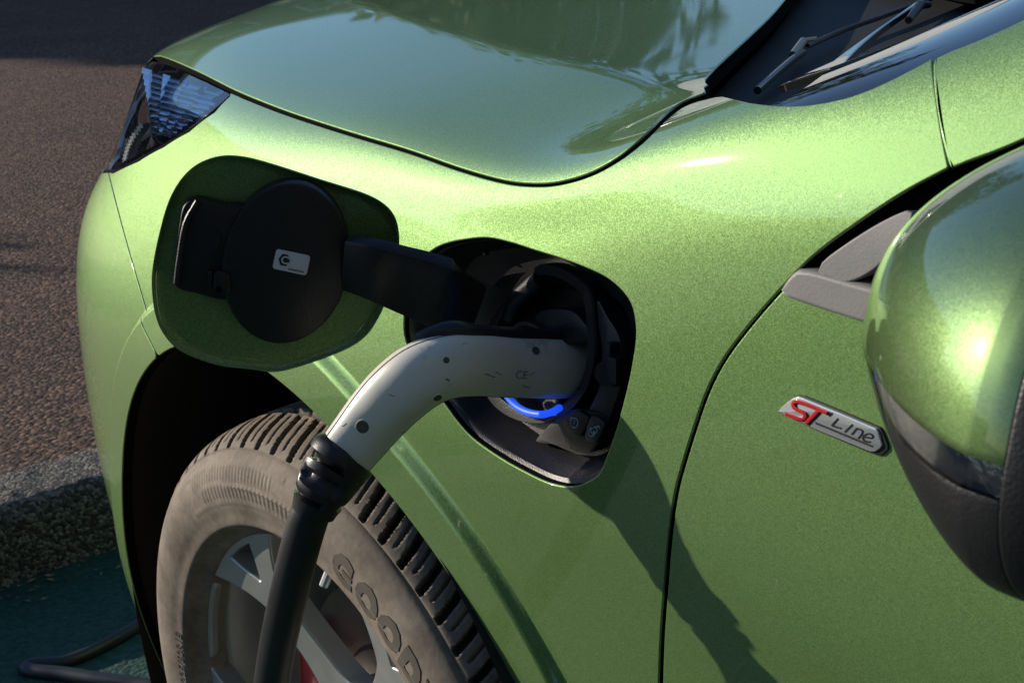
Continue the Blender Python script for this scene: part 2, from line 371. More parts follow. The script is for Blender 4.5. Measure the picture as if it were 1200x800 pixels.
# ------------------------------------------------------------------ setting: ground sheets and kerb
def sheet(name, x0, x1, y0, y1, z, mat, th=.3):
    b = MB(); b.box(((x0+x1)/2, (y0+y1)/2, z-th/2), x1-x0, y1-y0, th); return struct(b.build(name, mat, smooth_=False))
KX, KW, KH = -1.335, .17, .15
sheet('parking_bay', KX-.05, 6, -6, 12, .008, BAY)
sheet('pavement', -16, KX-KW+.02, -30, 30, KH-.012, PAVE)
sheet('road', -300, 300, -300, 300, -.31, ROADM, .3)
def kerb():
    # rough stone kerb: rounded section swept along y, roughened
    sec = [(0, -.05), (0, .0), (0, .04), (0, .08), (-.002, .115), (-.008, .135), (-.02, .147), (-.035, .15), (-.07, .15), (-.11, .15), (-KW+.01, .148), (-KW, .13), (-KW, .0)]
    S = catmull(sec, .006)
    ys = np.concatenate([np.arange(-1.2, 1.6, .006)]); G = np.zeros((len(ys), len(S), 3))
    G[:, :, 0] = KX+S[None, :, 0]; G[:, :, 2] = S[None, :, 1]; G[:, :, 1] = ys[:, None]
    n = rng.normal(0, 1, G.shape[:2])
    for _ in range(2): n = (n+np.roll(n, 1, 0)+np.roll(n, -1, 0)+np.roll(n, 1, 1)+np.roll(n, -1, 1))/3
    n2 = rng.normal(0, 1, G.shape[:2])
    for _ in range(14): n2 = (n2+np.roll(n2, 1, 0)+np.roll(n2, -1, 0)+np.roll(n2, 1, 1)+np.roll(n2, -1, 1))/5
    d = n*.0007+n2*.012
    nx = np.gradient(S, axis=0); nn = nrm(np.stack([nx[:, 1], -nx[:, 0]], 1))
    G[:, :, 0] += d*nn[None, :, 0]; G[:, :, 2] += d*nn[None, :, 1]
    b = MB(); b.grid(G); o = b.build('kerb', KERBM); struct(o)
    b = MB(); b.box((KX-KW/2, -7.2, KH/2-.02), KW, 12, KH+.04); b.box((KX-KW/2, 7.6, KH/2-.02), KW, 12, KH+.04); struct(b.build('kerb', KERBM, bevel=.012))
kerb()

# ------------------------------------------------------------------ the car: master body surface
car = empty('green_car', (0, .94, 0), 'green metallic car with its charging flap open and a white plug in the port', 'car')
CO = np.array([0, .94, 0.])
car.location = (0, 0, 0)
rows = [
 # each row: list of (x, y, z)
 [(-1.0, .75, .16), (-.8, .27, .16), (-.6, .12, .16), (-.4, .06, .16), (0, .05, .16), (.5, .05, .16), (1.5, .06, .16)],
 [(-1.0, .62, .36), (-.85, .245, .36), (-.75, .125, .36), (-.62, .066, .36), (-.45, .02, .36), (-.3, .006, .36), (0, .0, .36), (.3, .03, .36), (.5, .05, .36), (1.5, .05, .36)],
 [(-1.0, .52, .55), (-.88, .235, .55), (-.77, .118, .55), (-.64, .060, .55), (-.47, .018, .55), (-.3, .003, .55), (0, .0, .55), (.3, .022, .55), (.5, .036, .55), (1.5, .03, .55)],
 [(-1.0, .50, .70), (-.88, .24, .70), (-.76, .125, .70), (-.62, .062, .70), (-.46, .02, .70), (-.3, .003, .70), (0, -.001, .70), (.3, .014, .70), (.5, .020, .70), (1.5, .018, .70)],
 [(-1.0, .52, .80), (-.86, .30, .80), (-.73, .155, .80), (-.60, .085, .80), (-.46, .042, .80), (-.3, .018, .80), (-.1, .004, .80), (.1, .001, .80), (.3, .004, .80), (.5, .006, .80), (.8, .006, .80), (1.5, .006, .80)],
 [(-1.0, .60, .83), (-.85, .36, .85), (-.70, .195, .86), (-.55, .108, .868), (-.42, .069, .874), (-.3, .050, .88), (-.1, .028, .885), (.1, .017, .885), (.26, .013, .888), (.38, .008, .900), (.5, .004, .925), (.62, .003, .952), (.75, .006, .978), (1., .012, .995), (1.5, .02, 1.0)],
 [(-1.0, .62, .87), (-.85, .37, .895), (-.70, .22, .912), (-.55, .140, .924), (-.42, .102, .932), (-.3, .083, .936), (-.1, .051, .938), (.1, .033, .937), (.26, .026, .936), (.38, .020, .945), (.5, .011, .978), (.62, .011, 1.008), (.75, .016, 1.035), (1., .025, 1.06), (1.5, .04, 1.08)],
 [(-1.0, .66, .90), (-.85, .38, .935), (-.73, .255, .951), (-.58, .19, .962), (-.35, .135, .970), (-.185, .104, .973), (0, .073, .973), (.16, .051, .972), (.30, .040, .971), (.40, .031, .983), (.5, .025, 1.013), (.62, .030, 1.047), (.75, .04, 1.080), (1., .06, 1.15), (1.5, .1, 1.3)],
 [(-1.0, .70, .91), (-.85, .44, .957), (-.7, .335, .983), (-.55, .27, .996), (-.3, .21, 1.001), (0, .145, .999), (.2, .10, .995), (.32, .087, .994), (.40, .080, 1.001), (.47, .073, 1.020), (.6, .076, 1.064), (.75, .085, 1.115), (1., .10, 1.24), (1.5, .15, 1.5)],
 [(-1.0, .76, .92), (-.85, .52, .975), (-.7, .43, 1.003), (-.53, .375, 1.017), (-.36, .325, 1.021), (-.09, .247, 1.020), (.085, .20, 1.018), (.225, .165, 1.017), (.327, .145, 1.015), (.412, .130, 1.017), (.47, .128, 1.030), (.6, .13, 1.075), (.75, .13, 1.14), (1., .15, 1.3), (1.5, .2, 1.58)],
 [(-1.0, .80, .921), (-.85, .57, .978), (-.7, .48, 1.006), (-.53, .425, 1.020), (-.36, .375, 1.024), (-.09, .297, 1.023), (.085, .25, 1.021), (.225, .215, 1.020), (.327, .195, 1.018), (.412, .180, 1.019), (.47, .178, 1.032), (.6, .18, 1.080), (.75, .18, 1.15), (1., .2, 1.31), (1.5, .25, 1.585)],
 [(-1.0, .87, .925), (-.85, .72, .985), (-.6, .69, 1.022), (-.3, .62, 1.032), (0, .54, 1.033), (.3, .44, 1.030), (.4, .42, 1.033), (.5, .40, 1.050), (1., .38, 1.35), (1.5, .42, 1.6)],
 [(-1.0, .94, .93), (-.85, .94, .99), (-.6, .94, 1.03), (-.3, .94, 1.045), (0, .94, 1.052), (.3, .94, 1.058), (.5, .94, 1.08), (1., .94, 1.36), (1.5, .94, 1.62)],
 [(-1.0, 1.02, .925), (-.85, 1.16, .985), (-.6, 1.21, 1.018), (-.3, 1.28, 1.028), (0, 1.35, 1.032), (.3, 1.46, 1.036), (.5, 1.5, 1.06), (1., 1.52, 1.35), (1.5, 1.48, 1.6)],
 [(-1.0, 1.18, .91), (-.85, 1.42, .957), (-.5, 1.58, .982), (-.1, 1.67, .986), (.3, 1.76, .987), (.6, 1.77, 1.062), (1., 1.77, 1.24), (1.5, 1.73, 1.5)],
 [(-1.0, 1.24, .87), (-.85, 1.50, .90), (-.5, 1.76, .92), (-.1, 1.84, .93), (.3, 1.85, .934), (.6, 1.85, .99), (1., 1.85, 1.06), (1.5, 1.84, 1.08)],
 [(-1.0, 1.3, .6), (-.85, 1.6, .6), (-.5, 1.86, .6), (-.1, 1.88, .6), (.3, 1.88, .6), (.6, 1.88, .6), (1., 1.88, .6), (1.5, 1.88, .6)],
]
SS = np.arange(-1.0, 1.5001, .005); TT = np.arange(0, len(rows)-1+1e-9, .05)
Y = np.stack([nspl([q[0] for q in R_], [q[1] for q in R_], SS) for R_ in rows], 0)
Z = np.stack([nspl([q[0] for q in R_], [q[2] for q in R_], SS) for R_ in rows], 0)
# chord-length like knots keep the sections free of ripples
tk = np.arange(len(rows)); Yt = nspl(tk, Y, TT); Zt = nspl(tk, Z, TT)
def relax(A, n):
    for _ in range(n):
        B = A.copy(); B[1:-1] = (A[:-2]+2*A[1:-1]+A[2:])/4; A = B
    return A
Yt = relax(Yt, 30); Zt = relax(Zt, 30)
def relax2(A, n):
    for _ in range(n):
        B = A.copy(); B[:, 1:-1] = (A[:, :-2]+2*A[:, 1:-1]+A[:, 2:])/4; A = B
    return A
Yt = relax2(Yt, 60); Zt = relax2(Zt, 60)
PG = np.zeros((len(SS), len(TT), 3)); PG[:, :, 0] = SS[:, None]; PG[:, :, 1] = Yt.T; PG[:, :, 2] = Zt.T
ARC, ARZ = .42, .36
def flare(P, N):
    dx, dz = P[:, 0], P[:, 2]-ARZ; r = np.hypot(dx, dz)+1e-9
    low = (P[:, 1] < .12)
    a, b, h = .4615, .4735, .0095
    u = np.clip((r-a)/(b-a), 0, 1); f = h*(1-u*u*(3-2*u)); df = -h*6*u*(1-u)/(b-a)
    f = np.where(low, f, 0); df = np.where(low, df, 0)
    g = np.stack([dx/r, np.zeros_like(r), dz/r], 1); g = g-N*(g*N).sum(1, keepdims=True)
    return P+N*f[:, None], nrm(N-g*df[:, None])
BODY = Surf(SS, TT, PG, flare)
def tz(s, z):
    """row parameter at station s and height z on the car's side"""
    t = TT[:141]; zz = np.array([np.interp(s, SS, PG[:, j, 2]) for j in range(len(t))]); return float(np.interp(z, zz, t))
def px(L): return BODY.hits(L)
def shift(L, d):
    L = np.array(L, float); t = nrm(np.gradient(L, axis=0)); return L+np.stack([-t[:, 1], t[:, 0]], 1)*d
cm = lambda L, s=8: catmull(L, s)
# shut lines traced in the photograph, laid on the body
seamA = cm([(163, 66), (188, 68), (230, 85), (272, 106), (305, 120), (345, 135), (410, 156), (480, 177), (540, 198), (590, 212), (625, 216), (655, 214), (690, 204), (722, 187), (752, 164), (785, 132), (808, 118), (838, 110)])
hoodrear = cm([(824, 109), (828, 99), (833, 84), (856, 62), (900, 21), (925, -8), (960, -50)])
edgeC = cm([(838, 111), (858, 117), (885, 123), (925, 126), (965, 122), (1005, 112), (1045, 95), (1090, 71)])
seamE = cm([(1093, 69), (1094, 85), (1098, 115), (1104, 155), (1112, 196)])
seamD = cm([(1112, 198), (1060, 226), (1000, 266), (955, 300), (920, 335), (882, 378), (850, 420), (830, 458), (815, 500), (801, 545), (792, 580), (785, 630), (780, 690), (776, 745), (774, 800), (773, 860), (772, 930)])
seamB = cm([(127, 203), (135, 235), (147, 280), (160, 325), (174, 371), (185, 395), (194, 412)])
def st(*L): return np.array(L, float)
def arc_st(r, a0, a1, n=60):
    out = []
    for a in np.radians(np.linspace(a0, a1, n)):
        x, z = r*math.sin(a), ARZ+r*math.cos(a); out.append((x, tz(x, z)))
    return np.array(out)
A_st = px(shift(seamA, -3.0)[:-3]); A2_st = px(shift(seamA, 4.4))   # hood side, fender side
i_tip = int(np.argmin(np.linalg.norm(seamA-[272, 106], axis=1)))
HR = px(hoodrear)
hood_loop = np.vstack([A_st, HR, st((.34, 11.2), (.32, 12), (.34, 13), (.38, 14), (-.1, 14.4), (-.6, 14.2), (-.86, 13.5), (-.93, 12.6), (-.95, 12), (-.93, 11.4), (-.87, 9.4), (-.85, 8.4))])
hood = panel('hood', BODY, [hood_loop], PAINT, car, sp=.01)
# ---- port outline (hole in the fender)
port_px = [(495, 302), (507, 291), (522, 284), (545, 279), (572, 277), (600, 283), (625, 291), (660, 302), (691, 314), (711, 324), (728, 338), (740, 355), (745, 375), (746, 396), (742, 425), (736, 455), (724, 500), (710, 541), (703, 556), (691, 565), (671, 572), (642, 567), (605, 549), (580, 534), (555, 516), (537, 497), (520, 474), (502, 452), (486, 428), (476, 405), (472, 385), (474, 355), (480, 330), (487, 314)]
port_loop = px(catmull(port_px, 5, True))
D_f = px(shift(seamD, 3.8)); D_d = px(shift(seamD, -3.8)); E_f = px(shift(seamE, 3.0)); E_p = px(shift(seamE, -3.0))
hl_low = cm([(121, 199), (135, 200), (160, 187), (190, 170), (220, 152), (250, 129), (270, 110)])
hl_f = px(shift(hl_low, 3.0))
Bf = px(shift(seamB, -1.0)); Bb = px(shift(seamB, 1.0))
def arc_ang(q):
    P_ = BODY.ev(q)[0][0]; return math.degrees(math.atan2(P_[0], P_[2]-ARZ))
arcF = arc_st(ARC, arc_ang(Bf[-1])+.4, 104)
fender_loop = np.vstack([A2_st[i_tip:], px(edgeC)[1:], E_f, D_f, st((.505, .3), (.44, .25)), arcF[::-1], Bf[::-1], hl_f[-6:][:0], px([(132, 204), (162, 190), (192, 173), (222, 155), (252, 132), (270, 113)])])
flare_lines = [arc_st(r_, -75, 104, 150) for r_ in (.4605, .4635, .466, .4685, .4715, .4745)]
fender = panel('front_fender', BODY, [fender_loop, port_loop], PAINT, car, sp=.006, extra=flare_lines)
arcB = arc_st(ARC, -100, arc_ang(Bb[-1])-.4)
bump_loop = np.vstack([Bb, arcB[::-1], st((-.42, .35), (-.6, .2), (-.8, .2), (-.96, .3), (-.97, 2), (-.97, 4), (-.95, 5.0), (-.83, 4.92)), px([(119, 202), (126, 203)])])
bumper = panel('front_bumper', BODY, [bump_loop], PAINT, car, sp=.006, extra=[arc_st(r_, -100, -30, 90) for r_ in (.4605, .4635, .466, .4685, .4715, .4745)])
pillar_loop = np.vstack([E_p[::-1], px(cm([(1117, 193), (1140, 184), (1170, 173), (1200, 160), (1240, 142)])), st((1.2, 5.9), (1.3, 6.2), (1.45, 7.3), (1.45, 8.8), (1.1, 8.6)), px(cm([(1290, -30), (1240, 3), (1200, 24), (1150, 47), (1112, 62), (1099, 68)]))])
panel('pillar_panel', BODY, [pillar_loop], PAINT, car, sp=.01)
d0 = int(np.argmin(np.linalg.norm(seamD-[918, 338], axis=1)))
door_loop = np.vstack([D_d[d0+1:], st((.55, .3), (1.48, .3), (1.48, 5.1), (1.1, 5.05), (.9, 4.98)), px([(1080, 393), (1005, 371), (960, 357)])])
door = panel('front_door', BODY, [door_loop], PAINT, car, sp=.008)
# dark backing ribbons behind the shut lines: gap shade put in as colour
def ribbon(name, stl, w_, d, mat, par):
    P, N = BODY.ev(stl); T = nrm(np.gradient(P, axis=0)); O = np.cross(T, N)
    b = MB(); b.grid(np.stack([P-O*w_/2-N*d, P+O*w_/2-N*d], 0)); return b.build(name, mat, par)
for sm in (seamA, seamD, seamE, seamB, hl_low): ribbon('gap_shade_strip', px(sm), .03, .0095, DARK, car)

# ------------------------------------------------------------------ wheel house, inner body, underside
b = MB(); a = np.radians(np.linspace(-118, 118, 60))
b.grid(np.stack([np.stack([r_*np.sin(a), np.full(60, y), ARZ+r_*np.cos(a)], 1) for r_, y in ((.4225, .004), (.424, .012), (.435, .04), (.435, .1), (.435, .3), (.435, .42))], 0))
b.build('wheel_liner', plain('liner_plastic', (.012, .012, .012), .8, bump=.3, bscale=60), car)
b = MB(); b.box((0, .44, .5), 1.1, .02, .75); b.box((-.62, .72, .42), .24, .62, .4); b.box((1.05, .9, .5), .98, 1.5, .56)
b.box((.03, .98, .3), 1.2, .9, .2); b.box((.10, 1.0, .72), 1.0, 1.1, .42); b.box((1.0, .5, .55), 1.0, .84, .3); b.box((.8, .35, .86), .7, .5, .12)
b.build('inner_body', DARK, car, smooth_=False)  # dark filler boxes, added so no light leaks into the shut lines

# ------------------------------------------------------------------ wheel (own axes: x back, -y outward, z up)
ST = math.radians(3.76)
wheel = empty('front_wheel', (0, .11, .36), parent=car, rz=ST)
def tyre():
    prof = [(.226, .070), (.229, .083), (.234, .092), (.240, .096), (.2440, .1035), (.248, .1075), (.2535, .1085), (.262, .1095), (.272, .1115), (.285, .1128), (.300, .1125), (.312, .110), (.322, .1065), (.3305, .1020), (.3345, .0990), (.3355, .0965), (.3375, .0965), (.342, .0935), (.347, .088), (.352, .080), (.3565, .068), (.3595, .052), (.3615, .034), (.3622, .015), (.3625, 0)]
    prof = [(.2405+(r-.2405)*.80 if r > .2405 else r, w_) for r, w_ in prof]
    pr = catmull(prof, .0022); full = np.vstack([pr, (pr[::-1]*[1, -1])[1:]])
    NA = 1680; A = np.arange(NA)*2*np.pi/NA
    R_ = np.broadcast_to(full[:, 0], (NA, len(full))).copy(); W_ = np.broadcast_to(full[:, 1], R_.shape).copy()
    T = nrm(np.gradient(full, axis=0)); NR, NW = T[:, 1]*-1, T[:, 0]   # normal in (r,w)
    if (NR*(full[:, 0]-.3)+NW*full[:, 1]).sum() < 0: NR, NW = -NR, -NW
    D = np.zeros(R_.shape)
    AA = A[:, None]; w_ = full[None, :, 1]; r_ = full[None, :, 0]
    pit = 2*np.pi/72
    # shoulder slots, curved and slanted, alternately long and short
    sl = AA+ (np.abs(w_)-.09)*2.2*np.sign(w_)*-1 + ((np.abs(w_)-.05)**2)*14
    ph = (sl % pit)/pit
    slot = smooth(.115-np.abs(ph-.5), -.03, .03)*smooth(np.where(r_ > .3193, 1., 0)*(.1-np.abs(w_)), 0, .004)*smooth(np.abs(w_), .040, .044)
    ph2 = ((sl+pit*.5) % pit)/pit
    sipe = smooth(.035-np.abs(ph2-.5), -.02, .02)*smooth(np.where(r_ > .3241, 1., 0)*(.1-np.abs(w_)), 0, .01)*smooth(np.abs(w_), .046, .05)
    rings = 0
    for c in (.040, .014): rings = np.maximum(rings, smooth(.0045-np.abs(np.abs(w_)-c), -.001, .001)*(r_ > .3205))
    slc = AA*1+w_*3; ph3 = ((slc) % (pit))/pit
    cs = smooth(.1-np.abs(ph3-.5), -.03, .03)*(np.abs(w_) < .036)*(np.abs(w_) > .018)*(r_ > .3205)
    g = np.clip(np.maximum.reduce([slot*.0075, sipe*.0025, rings*.0075+0*slot, cs*.005]), 0, .0075)
    D -= g
    side = (r_ < .3156) & (w_ > 0)
    # decorative ribbed bands on the sidewall (two fans of fine ribs)
    def band(r0, r1, a0, a1, n):
        m = smooth(r_-r0, 0, .0015)*smooth(r1-r_, 0, .0015)*smooth(AA_-math.radians(a0), 0, .02)*smooth(math.radians(a1)-AA_, 0, .02)
        return m*(.5+.5*np.cos(AA_*n))
    AA_ = (AA+np.pi) % (2*np.pi)-np.pi
    tw = AA_+0
    r0a = .302+.012*np.sin(np.clip((np.degrees(AA_)+34)/40, 0, 1)*np.pi)*0
    D += side*(band(.2916, .3042, -34, 0, 300)*.0008+band(.2748, .2875, -30, 9, 240)*.0009)
    D += side*.0009*(smooth(.0008-np.abs(r_-.3060), -.0006, .0006)*(AA_ > -.62)*(AA_ < .05)+smooth(.0009-np.abs(r_-.2893+.004*np.cos(AA_*3)), -.0006, .0006)*(AA_ > -.55)*(AA_ < .2)+smooth(.0009-np.abs(r_-.2712), -.0006, .0006)*(AA_ > -.62)*(AA_ < 3))
    D += side*.0006*smooth(.0006-np.abs(r_-.2613), -.0004, .0004)
    R2 = R_+D*NR; W2 = W_+D*NW
    G = np.stack([R2*np.sin(AA), -W2, R2*np.cos(AA)], -1)
    m = MB(); 
    n1, n2 = G.shape[:2]; idx = np.arange(n1*n2).reshape(n1, n2); j = np.roll(idx, -1, 0)
    F = np.stack([idx[:, :-1], idx[:, 1:], j[:, 1:], j[:, :-1]], -1).reshape(-1, 4)
    me = bpy.data.meshes.new('tyre'); me.from_pydata(G.reshape(-1, 3).tolist(), [], F.tolist())
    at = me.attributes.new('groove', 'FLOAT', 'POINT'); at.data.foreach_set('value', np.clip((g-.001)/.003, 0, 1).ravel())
    bm = bmesh.new(); bm.from_mesh(me); bmesh.ops.recalc_face_normals(bm, faces=bm.faces); bm.to_mesh(me); bm.free()
    return link('tyre', me, TYRE, wheel, True, 50), pr
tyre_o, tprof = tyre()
def tyre_w(r):
    q = tprof[(tprof[:, 0] > .25) & (tprof[:, 0] < .3152)]; return np.interp(r, q[:, 0], q[:, 1])
TYRE2 = plain('tyre_letter_rubber', (.10, .085, .068), .75, var=.25, vscale=60)
def text_mesh(body, size, extrude, bold=0., shear=0.):
    c = bpy.data.curves.new('txt', 'FONT'); c.body = body; c.size = size; c.extrude = extrude; c.offset = bold; c.shear = shear; c.resolution_u = 3
    c.align_x = 'LEFT'
    o = bpy.data.objects.new('txt', c); col.objects.link(o); dg = bpy.context.evaluated_depsgraph_get(); dg.update()
    me = bpy.data.meshes.new_from_object(o.evaluated_get(dg)); bpy.data.objects.remove(o); V = np.array([v.co[:] for v in me.vertices]); F = [tuple(p.vertices) for p in me.polygons]
    return V, F
def subdiv(V, F, n=1):
    me = bpy.data.meshes.new('s'); me.from_pydata([tuple(v) for v in V], [], F); bm = bmesh.new(); bm.from_mesh(me)
    bmesh.ops.triangulate(bm, faces=bm.faces)
    for _ in range(n): bmesh.ops.subdivide_edges(bm, edges=[e for e in bm.edges if e.calc_length() > .003], cuts=1)
    bmesh.ops.triangulate(bm, faces=bm.faces)
    V = np.array([v.co[:] for v in bm.verts]); F = [tuple(v.index for v in f.verts) for f in bm.faces]; bm.free(); return V, F
def sidewall_text(body, size, r0, a0, h, track=1., bold=0.):
    V, F = text_mesh(body, size, .001, bold); V, F = subdiv(V, F, 3); V[:, 0] *= track
    r = r0+V[:, 1]; a = math.radians(a0)+V[:, 0]/(r0+.012)
    w_ = tyre_w(r)+np.where(V[:, 2] > 0, h, -.002)
    return np.stack([r*np.sin(a), -w_, r*np.cos(a)], 1), F
b = MB()
for ch, a_ in zip('GOODYEAR', (19.8, 27.0, 34.2, 41.4, 48.6, 55.6, 62, 69)):
    V, F = sidewall_text(ch, .041, .2600, a_, .0007, .90, .0028); b.add(V, F)
b.build('tyre_lettering', TYRE2, tyre_o, smooth_=False)
b = MB(); V, F = sidewall_text('225/60R18', .015, .2490, -92, .0007, 1.0, .0003); b.add(V, F)
b.build('tyre_size_marking', TYRE2, tyre_o, smooth_=False)

def roff(r): return np.interp(r, [0, .04, .07, .10, .14, .18, .21, .228, .238], [.046, .048, .052, .058, .068, .078, .084, .087, .088])
class RimS:
    def ev(S, st):
        st = np.atleast_2d(st); r = np.hypot(st[:, 0], st[:, 1]); off = roff(r); P = np.stack([st[:, 0], -off, st[:, 1]], 1)
        d = (roff(r+.003)-roff(r-.003))/.006; u = st/(r[:, None]+1e-9)
        return P, nrm(np.stack([-d*u[:, 0], -np.ones(len(r)), -d*u[:, 1]], 1))
RW = dict(r=[.062, .10, .15, .166, .185, .200, .213, .2255], w=[.026, .0195, .0175, .022, .034, .050, .066, .088])
def pol(r, a): return (r*math.sin(a), r*math.cos(a))
def rot2(p, a): return (p[0]*math.cos(a)+p[1]*math.sin(a), -p[0]*math.sin(a)+p[1]*math.cos(a))
loops = [np.array([pol(.2365, t) for t in np.linspace(0, 2*np.pi, 160, endpoint=False)])]
for k in range(5):
    th = math.radians(-35+72*k); th2 = th+math.radians(72)
    left = [rot2((w_, r), th) for r, w_ in zip(RW['r'], RW['w'])]; right = [rot2((-w_, r), th2) for r, w_ in zip(RW['r'], RW['w'])]
    a0 = math.atan2(left[-1][0], left[-1][1]); a1 = math.atan2(right[-1][0], right[-1][1]); 
    if a1 < a0: a1 += 2*np.pi
    arc = [pol(.229, t) for t in np.linspace(a0+.03, a1-.03, 12)]
    loops.append(chaikin(np.array(left+arc+right[::-1]), 2, True))
    tri = [rot2(p, th) for p in [(-.029, .2245), (0, .2265), (.029, .2245), (.018, .207), (0, .183), (-.018, .207)]]
    loops.append(chaikin(resample(np.array(tri), .006), 1, True))
rim = panel('rim', RimS(), loops, ALLOY, wheel, sp=.006, k=1., r=.0025, depth=.022)
b = MB(); a = np.linspace(0, 2*np.pi, 120, endpoint=False)
lip = [(.2365, .086), (.2385, .0885), (.2405, .0885), (.2415, .086), (.241, .078), (.236, .072), (.229, .066), (.2255, .05), (.222, .0), (.21, -.06), (.23, -.1)]
G = np.array([[(r*math.sin(t), -w_, r*math.cos(t)) for t in a] for r, w_ in catmull(lip, .003)])
b.grid(G, closev=True); b.build('rim_lip', ALLOY, wheel)
b = MB(); b.grid(np.array([[(r*math.sin(t), -w_, r*math.cos(t)) for t in a] for r, w_ in [(.0, .05), (.026, .05), (.03, .048), (.031, .04), (.06, .03), (.062, .0)]]), closev=True)
for k in range(5):
    t = math.radians(k*72); c = np.array([.054*math.sin(t), -.043, .054*math.cos(t)]); b.tube([c, c+[0, -.012, 0]], .009, 6)
b.build('hub_cap', ALLOY, wheel)
b = MB(); b.grid(np.array([[(r*math.sin(t), -w_, r*math.cos(t)) for t in a] for r, w_ in [(.06, .01), (.085, .01), (.09, .006), (.152, .006), (.155, .002), (.155, -.016), (.06, -.02)]]), closev=True)
b.build('brake_disc', DISC, wheel, sharp=25)
cal = []
for t in np.radians(np.linspace(-98, -58, 14)): cal.append(pol(.150, t))
for t in np.radians(np.linspace(-60, -96, 12)): cal.append(pol(.105, t))
cal = resample(chaikin(np.array(cal), 2, True), .005)
b = MB(); b.slab([(p[0], -.030, p[1]) for p in cal], (0, -1, 0), .07, .006); b.build('brake_caliper', REDM, wheel)
b = MB(); va = math.radians(5)
b.tube([(.226*math.sin(va), -.060, .226*math.cos(va)), (.200*math.sin(va-.03), -.072, .200*math.cos(va-.03))], [.0035, .0035], 10)
b.tube([(.2025*math.sin(va-.03), -.0705, .2025*math.cos(va-.03)), (.190*math.sin(va-.04), -.0765, .190*math.cos(va-.04))], [.0046, .0044], 10)
b.build('tyre_valve', plain('valve_metal', (.6, .6, .58), .35, metal=.6), wheel)

# ------------------------------------------------------------------ charging port
Pc, Nc = BODY.ev(BODY.hit(615, 425)); Pc = Pc[0]
pp, _ = BODY.ev(port_loop); c0 = pp.mean(0); uu, ss_, vv = np.linalg.svd(pp-c0); Np = vv[2]
if Np[1] > 0: Np = -Np
Pc = c0; PA = nrm(np.array([1, 0, 0])-Np*Np[0]); PB = np.cross(PA, Np); PB = PB if PB[2] > 0 else -PB
def pq(u, v, d=0): return onplane(u, v, Pc, Np, d)
def pql(L, d=0, step=4, closed=True): return [pq(u, v, d) for u, v in (catmull(L, step, closed) if step else L)]
port = empty('charging_port', (0, 0, 0), parent=car)
PB_, PN_ = BODY.ev(resample(port_loop*[1, .07], .004)/[1, .07])
def ring(scale, d, flat=1.):
    base = PB_+0; base = base-np.outer((base-Pc)@Np, Np)*flat
    c = base.mean(0); return c+(base-c)*scale+Np*d
lip0 = PB_-PN_*.006; 
c_ = lip0.mean(0)
G = [lip0, c_+(lip0-c_)*.998+Np*.001, ring(.993, -.0042, .0), ring(.985, -.0046, .0), ring(.962, -.0062, .05), ring(.95, -.0075, .2), ring(.94, -.011, .4), ring(.855, -.026, .8), ring(.84, -.030, 1.), ring(.6, -.034), ring(.45, -.046), ring(.02, -.046)]
b = MB(); b.grid(np.array(G), closev=True); b.build('port_housing', BLACKP, port, sharp=28)
# inlet surround: raised rounded frame around the socket
fr = [(596, 345), (612, 322), (632, 310), (655, 312), (680, 327), (692, 345), (696, 380), (697, 420), (688, 455), (668, 482), (640, 496), (608, 494), (580, 478), (563, 450), (560, 415), (572, 380)]
def shrink(L, k):
    L = np.array(L, float); c = L.mean(0); return c+(L-c)*k
o1 = np.array(pql(fr, -.022)); o2 = np.array([q for q in pql(shrink(fr, .86), -.0235)])
o2 = resample(o2, .003); o1 = resample(o1, .003); n_ = min(len(o1), len(o2)); o1 = resample(o1, np.linalg.norm(np.diff(np.vstack([o1, o1[:1]]), axis=0), axis=1).sum()/200.); o2 = resample(o2, np.linalg.norm(np.diff(np.vstack([o2, o2[:1]]), axis=0), axis=1).sum()/200.); n_ = min(len(o1), len(o2)); o1, o2 = o1[:n_], o2[:n_]
b = MB(); b.grid(np.array([o1-Np*.028, o1-Np*.0015, o1*.9+o2*.1, o1*.3+o2*.7+Np*.0002, o2, o2-Np*.002, o2-Np*.028]), closev=True); b.build('socket_frame', BLACKP, port)
# socket collar (round), light ring
SC = pq(634, 432, -.030)
def circ(c, r, d, n=64, sx=1.): return [c+PA*r*sx*math.cos(t)+PB*r*math.sin(t)+Np*d for t in np.linspace(0, 2*np.pi, n, endpoint=False)]
b = MB(); b.grid(np.array([circ(SC, .034, -.02), circ(SC, .034, .006), circ(SC, .033, .008), circ(SC, .0305, .008), circ(SC, .0295, .006), circ(SC, .0295, -.02), circ(SC, .001, -.02)]), closev=True); b.build('socket_collar', BLACKP, port)
LIT, lt, lp = newmat('blue_light'); lp.inputs['Base Color'].default_value = (.02, .1, .6, 1); lp.inputs['Emission Color'].default_value = (.008, .07, .85, 1); lp.inputs['Emission Strength'].default_value = .95
b = MB(); b.tube([pq(u, v, -.0165) for u, v in catmull([(588, 452), (593, 462), (602, 473), (615, 481.5), (632, 485.5), (646, 483), (656, 477.5)], 2)], .0024, 12); b.build('light_ring', LIT, port)
